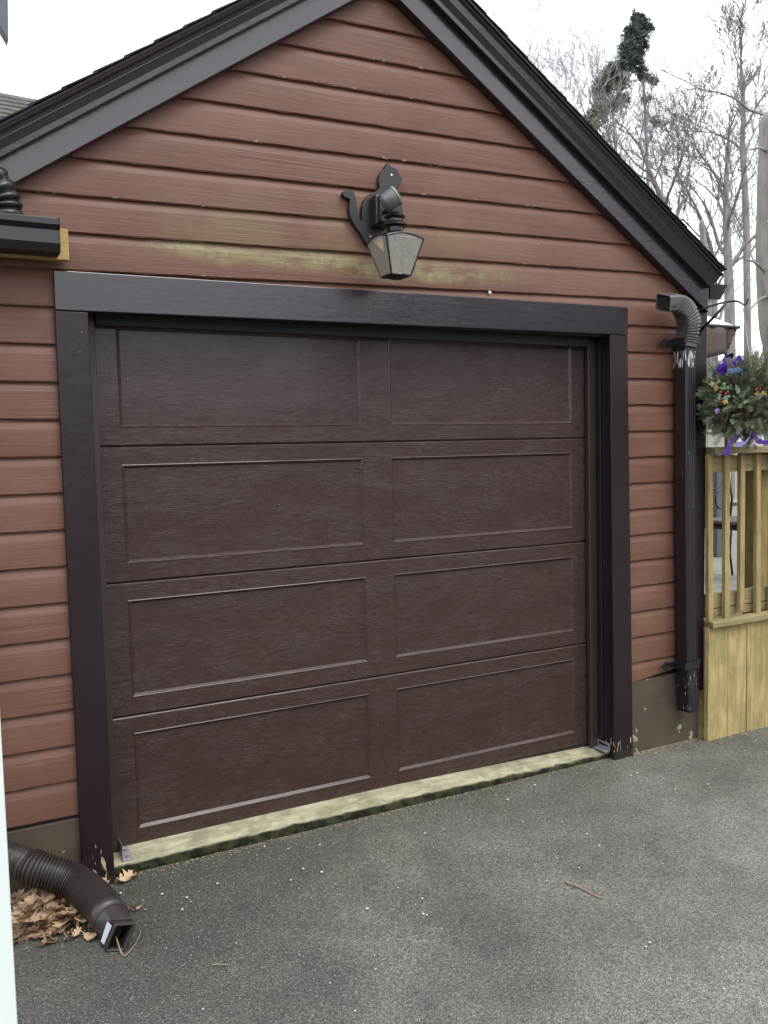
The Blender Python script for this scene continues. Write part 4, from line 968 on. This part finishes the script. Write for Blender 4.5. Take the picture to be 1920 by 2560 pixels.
# ------------------------------------------------------------------ trees
def grow(b, p, d, L, r0, depth, rs, spread=.55, up_=.25, nseg=4, tw=.012, kids=(2, 4), shrink=(.55, .75)):
    pts = [p]; rad = [r0]; q = p; dd = d
    for i in range(nseg):
        dd = (dd + Vector((rs.gauss(0, .17), rs.gauss(0, .17), rs.gauss(0, .14) + up_ * .10))).normalized()
        q = q + dd * L / nseg; pts.append(q); rad.append(max(tw * .5, r0 * (1 - .5 * (i + 1) / nseg)))
    b.tube(pts, rad, 7 if r0 > .06 else 4 if r0 > .02 else 3, cap=False)
    if depth <= 0: return
    k = rs.randint(*kids)
    for j in range(k + 1):
        f = 1. if j == 0 else rs.uniform(.3, 1.)
        i = min(nseg, max(1, int(round(f * nseg)))); base = pts[i]
        ax_ = Vector((rs.gauss(0, 1), rs.gauss(0, 1), rs.gauss(0, .6))).normalized()
        loc = (pts[i] - pts[i - 1]).normalized()
        nd = (loc + ax_ * (spread * (.45 if j == 0 else rs.uniform(.7, 1.4))) + Vector((0, 0, up_ * .5))).normalized()
        grow(b, base, nd, L * rs.uniform(*shrink), max(tw, rad[i] * (.8 if j == 0 else .6)), depth - 1, rs, spread, up_, nseg, tw, kids, shrink)
def bare_tree(seed, trunk, r0, label, depth=5, spread=.6, tw=.009, mat_='bark', limbs=5, limb_len=2.2, from_f=.35, kids=(2, 3)):
    """trunk: points from the ground up"""
    rs = random.Random(seed); sp_ = smooth_path(trunk, 5); n = len(sp_)
    T_ = empty('bare_tree', trunk[0], label, 'tree', 'bare trees behind the garage')
    b = MB(); b.tube(sp_, [r0 * (1 - .72 * i / (n - 1)) for i in range(n)], 9); tr = b.build('trunk', M[mat_], T_, smooth='all')
    b = MB()
    for j in range(limbs):
        f = from_f + (1 - from_f) * (j + rs.random() * .6) / limbs; i = min(n - 2, int(f * (n - 1)))
        loc = (sp_[i + 1] - sp_[i]).normalized(); a = j * 2.4 + rs.uniform(-.4, .4)
        nd = (loc * .75 + Vector((math.cos(a), math.sin(a), .25)) * spread * 1.1).normalized()
        grow(b, sp_[i], nd, limb_len * (1.15 - .6 * f), r0 * (1 - .7 * f) * .55, depth - 1, rs, spread, .3, 4, tw, kids)
    grow(b, sp_[-1], (sp_[-1] - sp_[-2]).normalized(), limb_len * .6, r0 * .28, depth - 1, rs, spread, .35, 4, tw, kids)
    b.build('branches', M[mat_], T_, smooth='all')
    return T_
def gp(u, y): p = at(u, 900, y); return Vector((p.x, y, GZ))
bare_tree(11, [gp(1120, 24), at(1128, 420, 24), at(1135, 250, 24), at(1142, 130, 24)], .10, 'faint slender bare tree just right of the gable peak', 4, .5, .010, 'bark_glare', 6, 2.6, .55)
bare_tree(12, [gp(1235, 22), at(1232, 520, 22), at(1226, 330, 22), at(1222, 240, 22)], .14, 'fine twigged pale bare tree over the middle of the right roof slope', 5, .6, .009, 'bark_glare', 7, 2.6, .5)
bare_tree(13, [gp(1310, 20), at(1308, 560, 20), at(1300, 400, 20), at(1285, 300, 20)], .15, 'pale bare tree left of the tall evergreen', 5, .6, .009, 'bark_glare', 8, 2.6, .45)
bare_tree(14, [gp(1480, 15), at(1468, 560, 15), at(1455, 500, 15), at(1425, 420, 15), at(1398, 360, 15)], .17, 'bare tree leaning left with a forked trunk beside the evergreen', 5, .55, .008, 'bark', 7, 2.1, .5)
bare_tree(15, [gp(1578, 11), at(1576, 700, 11), at(1572, 560, 11), at(1568, 430, 11), at(1570, 360, 11)], .155, 'broad crowned bare tree standing directly behind the corner', 5, .62, .006, 'bark', 9, 1.75, .45, (2, 3))
bare_tree(16, [gp(1618, 14), at(1612, 500, 14), at(1604, 330, 14), at(1606, 220, 14), at(1600, 130, 14)], .12, 'tall narrow bare tree reaching highest at the right edge', 5, .55, .008, 'bark', 8, 1.7, .45)
bare_tree(17, [gp(1545, 18), at(1543, 760, 18), at(1540, 560, 18), at(1500, 440, 18)], .16, 'smaller bare tree partly hidden behind the broad crowned one', 5, .6, .009, 'bark', 7, 2.2, .4)
bare_tree(18, [gp(1375, 19), at(1372, 560, 19), at(1370, 470, 19), at(1362, 360, 19)], .12, 'thin bare tree rising beside the evergreen trunk', 5, .5, .009, 'bark_glare', 7, 2.0, .45)
bare_tree(19, [gp(1660, 20), at(1655, 650, 20), at(1650, 480, 20), at(1648, 380, 20)], .16, 'bare tree behind the pale thick trunk at the right edge', 5, .6, .009, 'bark_glare', 7, 2.6, .3)
# long limb reaching in from the right
bt_ = empty('bare_tree', gp(1760, 9), 'tree outside the right edge whose long thin limb reaches in', 'tree', 'bare trees behind the garage')
b = MB(); b.tube([gp(1760, 9), at(1750, 500, 9), at(1745, 330, 9)], [.16, .13, .10], 8, cap=False); b.build('trunk', M['bark'], bt_, smooth='all')
rs = random.Random(5); b = MB(); lp = smooth_path([at(1748, 360, 9), at(1700, 285, 9), at(1659, 252, 9), at(1620, 238, 9), at(1590, 215, 9), at(1555, 200, 9), at(1520, 195, 9), at(1480, 175, 9), at(1425, 150, 9)], 4)
b.tube(lp, [.03 * (1 - .9 * i / len(lp)) + .002 for i in range(len(lp))], 6)
for i in range(8, len(lp) - 1, 2):
    grow(b, lp[i], Vector((rs.gauss(0, .5), rs.gauss(0, .5), rs.uniform(-.3, 1))).normalized(), .6 * (1 - i / len(lp)) + .25, .009, 2, rs, .6, .3, 3, .004)
b.build('limb', M['bark'], bt_, smooth='all')
# broken snag
sn = empty('dead_snag', gp(1530, 13), 'broken dead trunk without a crown below the bare branches', 'tree')
b = MB(); b.tube([gp(1530, 13), at(1528, 620, 13), at(1521, 540, 13), at(1516, 482, 13), at(1514, 476, 13)], [.12, .105, .09, .07, .02], 8); b.build('trunk', M['bark'], sn, smooth='all')
# thick pale trunk, cut off at the top
bt_ = empty('cut_trunk', at(1690, 900, 4.), 'thick pale grey trunk sawn off at the top at the right edge', 'tree'); bt_.location.z = GZ
Yb = 4.0; c_ = [(1700, 1100), (1697, 800), (1683, 700), (1672, 560), (1672, 420), (1674, 300), (1673, 262), (1676, 250)]
wds = [.30, .25, .235, .21, .195, .185, .175, .10]
pts = [at(u, v, Yb) for u, v in c_]; pts[0].z = GZ
b = MB(); b.tube(smooth_path(pts, 4), [wds[min(7, i // 4)] * (1 - (i % 4) / 4) + wds[min(7, i // 4 + 1)] * ((i % 4) / 4) for i in range(29)], 20); b.build('trunk', M['barkbig'], bt_, smooth='all')
rs = random.Random(9); b = MB()
for (u, v, du, dv) in ((1660, 640, -40, 30), (1660, 330, -40, -6), (1655, 590, -46, -30), (1660, 480, 0, 10)):
    p0 = at(u, v, Yb); p1 = at(u + du, v + dv, Yb - .2); b.tube(smooth_path([p0, p0.lerp(p1, .5) + Vector((0, 0, .04)), p1], 4), [.02] * 4 + [.014] * 4 + [.006], 5)
    grow(b, p1, (p1 - p0).normalized(), .35, .006, 2, rs, .6, .2, 3, .003); b.build('dead_branch', M['bark'], bt_, smooth='all'); b = MB()


# tall evergreen: bare pole, foliage tufts high up
ET = empty('evergreen_tree', gp(1402, 17), 'tall thin evergreen with a dark tuft of foliage at the very top', 'tree')
tp = [gp(1408, 17), at(1404, 560, 17), at(1400, 400, 17), at(1394, 260, 17), at(1388, 150, 17), at(1378, 60, 17), at(1372, 28, 17)]
b = MB(); sp_ = smooth_path(tp, 4); b.tube(sp_, [.062 * (1 - .80 * i / len(sp_)) + .006 for i in range(len(sp_))], 8); b.build('trunk', M['bark'], ET, smooth='all')
def tuft(b, c, ru, rv, n, rs, size=.14, thr=-.02):
    # short drooping boughs radiating from the stem, each carrying small sprays
    for i in range(n):
        while True:
            a, q, e = rs.uniform(-1, 1), rs.uniform(-1, 1), rs.uniform(-1, 1)
            if a * a + q * q + e * e < 1 and mnoise.noise(Vector((c.x + a * ru, q * 2, c.z + e * rv)) * 2.2) > thr: break
        p = c + Vector((a * ru, q * ru, e * rv)) * rs.uniform(.7, 1.32)
        d = (Vector((a, q, e * .4)) + Vector((rs.gauss(0, .5), rs.gauss(0, .5), rs.gauss(0, .4) + .15))).normalized()
        sd_ = d.orthogonal().normalized(); nn = d.cross(sd_); s_ = size * rs.uniform(.4, 1.25)
        for k in range(5):
            an = k * 1.26 + rs.random(); w_ = (sd_ * math.cos(an) + nn * math.sin(an)); v_ = (d + w_ * rs.uniform(.4, 1.)).normalized() * s_ * rs.uniform(.6, 1.1)
            h_ = w_.cross(d).normalized() * s_ * .10
            b.add([p, p + v_ * .5 + h_, p + v_, p + v_ * .5 - h_], [(0, 1, 2, 3)])
rs = random.Random(21)
def U(px): return px * 1.157 * 25.5 / FPX      # metres for display pixels at that distance
b = MB()
for (u, v, pu, pv, n) in ((1378, 42, 12, 14, 90), (1385, 60, 18, 12, 170), (1362, 72, 16, 12, 140), (1372, 88, 24, 14, 260), (1396, 66, 10, 9, 60), (1360, 104, 20, 12, 170), (1382, 104, 14, 12, 110), (1354, 122, 14, 10, 80), (1370, 126, 13, 10, 80), (1376, 142, 14, 10, 90), (1360, 140, 14, 10, 60), (1346, 138, 12, 9, 50), (1386, 156, 11, 9, 60), (1394, 168, 8, 6, 30), (1404, 60, 7, 6, 24), (1412, 175, 8, 7, 40), (1416, 262, 9, 8, 36), (1395, 215, 8, 7, 26)):
    tuft(b, at(u, v, 17), U(pu), U(pv), int(n * 1.7), rs, .16)
b.build('foliage', M['conif'], ET)
E2_ = empty('evergreen_tree', gp(1325, 19), 'thin leaning evergreen with sparse olive foliage left of the tall one', 'tree')
tp = [gp(1345, 19), at(1340, 560, 19), at(1335, 400, 19), at(1325, 260, 19), at(1316, 160, 19)]
b = MB(); sp_ = smooth_path(tp, 4); b.tube(sp_, [.10 * (1 - .88 * i / len(sp_)) + .01 for i in range(len(sp_))], 8); b.build('trunk', M['bark_glare'], E2_, smooth='all')
b = MB()
for (u, v, pu, pv, n) in ((1322, 160, 28, 20, 420), (1345, 175, 22, 18, 260), (1305, 190, 22, 22, 220), (1290, 245, 26, 20, 240), (1275, 270, 22, 16, 150), (1315, 230, 20, 16, 120), (1340, 215, 18, 14, 120)):
    tuft(b, at(u, v, 19), U(pu), U(pv), n, rs, .20)
b.build('foliage', M['conif2'], E2_)
# low scrub far off, closing the view under the crowns
b = MB(); rs = random.Random(33)
for i in range(130):
    x = rs.uniform(16, 75); y = 30 + rs.uniform(-3, 6); p = Vector((x, y, GZ))
    grow(b, p, Vector((rs.gauss(0, .15), 0, 1)).normalized(), rs.uniform(1.0, 2.2), .03, 3, rs, .6, .4, 3, .010, (2, 3))
tag(b.build('far_scrub', M['bark_glare'], smooth='all'), 'pale leafless scrub far behind the deck', 'scrub', kind='stuff')

# ------------------------------------------------------------------ white frame near the camera, eave corner above
WF = empty('porch_post', (-1.76, -1.9, GZ), 'white painted post close to the camera at the lower left edge', 'post')
b = MB(); b.hexa([(-1.83, -1.99, GZ), (-1.7045, -1.99, GZ), (-1.7045, -1.90, GZ), (-1.83, -1.90, GZ), (-1.83, -1.99, 1.6), (-1.7045, -1.99, 1.6), (-1.7045, -1.90, 1.6), (-1.83, -1.90, 1.6)]); b.build('shaft', M['white'], WF, bevel=.004)
b = MB(); b.box(-1.84, -1.700, -2.0, -1.89, 1.6, 1.63); b.build('cap', M['white'], WF, bevel=.004)
EC = empty('eave_end', (-1.7, -1.5, 2.36), 'slate coloured end of a roof board poking in at the top left corner', 'eave board')
b = MB(); b.prism([(-2.3, 2.20), (-1.6045, 2.345), (-1.596, 2.352), (-1.578, 2.50), (-1.578, 2.56), (-2.3, 2.56)], -1.55, -1.50) if False else b.hexa([(-1.625, -1.50, 2.395), (-1.600, -1.50, 2.352), (-1.600, -1.47, 2.352), (-1.625, -1.47, 2.395), (-1.625, -1.50, 2.75), (-1.583, -1.50, 2.75), (-1.583, -1.47, 2.75), (-1.625, -1.47, 2.75)])
b.build('board_tail', M['darkfascia'], EC, bevel=.002)
b = MB(); b.box(-1.632, -1.626, -1.51, -1.47, 2.40, 2.75); b.box(-3.0, -1.633, -1.50, -1.47, 2.60, 2.75); b.build('fascia', M['white'], EC)

# ------------------------------------------------------------------ unseen things added behind the photographer: dark shapes to reflect in the gloss paint
HG = MB(); rs = random.Random(44)
def blob_hedge(b, x0, x1, y, z1, seed):
    n = int((x1 - x0) / .35); m_ = 8; vs = []
    for i in range(n + 1):
        for j in range(m_ + 1):
            a = math.pi * j / m_; x = x0 + (x1 - x0) * i / n
            r_ = 1 + .22 * mnoise.noise(Vector((x * 1.1, a * 2, seed)))
            vs.append((x, y - math.cos(a) * .9 * r_, GZ + math.sin(a) ** .5 * z1 * r_))
    b.add(vs, [(i * (m_ + 1) + j, (i + 1) * (m_ + 1) + j, (i + 1) * (m_ + 1) + j + 1, i * (m_ + 1) + j + 1) for i in range(n) for j in range(m_)])
blob_hedge(HG, -14, 22, -13.5, 2.6, 1.); hg = HG.build('added_hedge', M['conif'], smooth='all'); tag(hg, 'long clipped evergreen hedge unseen behind the photographer for dark reflections', 'added_hedge')
OH = empty('house', (9, -16, GZ), 'dark sided two storey house unseen behind the photographer, added for dark reflections', 'house')
b = MB(); b.box(8.5, 22, -20, -14.8, GZ, 5.4); b.build('wall', M['bark'], OH)
b = MB(); b.prism([(8.0, 5.4), (22.5, 5.4), (15.2, 8.6)], -20.3, -14.4); b.build('roof', M['shingle'], OH)
for x in (10.0, 13.0, 16.0, 19.0):
    for z in (1.2, 3.6):
        b = MB(); b.box(x, x + 1.0, -14.8, -14.74, z, z + 1.3); wn = b.build('window_frame', M['white'], OH)
        b = MB(); b.box(x + .08, x + .92, -14.74, -14.72, z + .08, z + 1.22); b.build('pane', M['gutter'], wn)

p = at(1058, 632, -.001); b = MB(); b.lathe((p.x, -.0005, p.z), [(.0085, 0), (.0075, .003), (.002, .004)], 14, (0, -1, 0)); b.build('bolt_head', M['chipw'], GA)
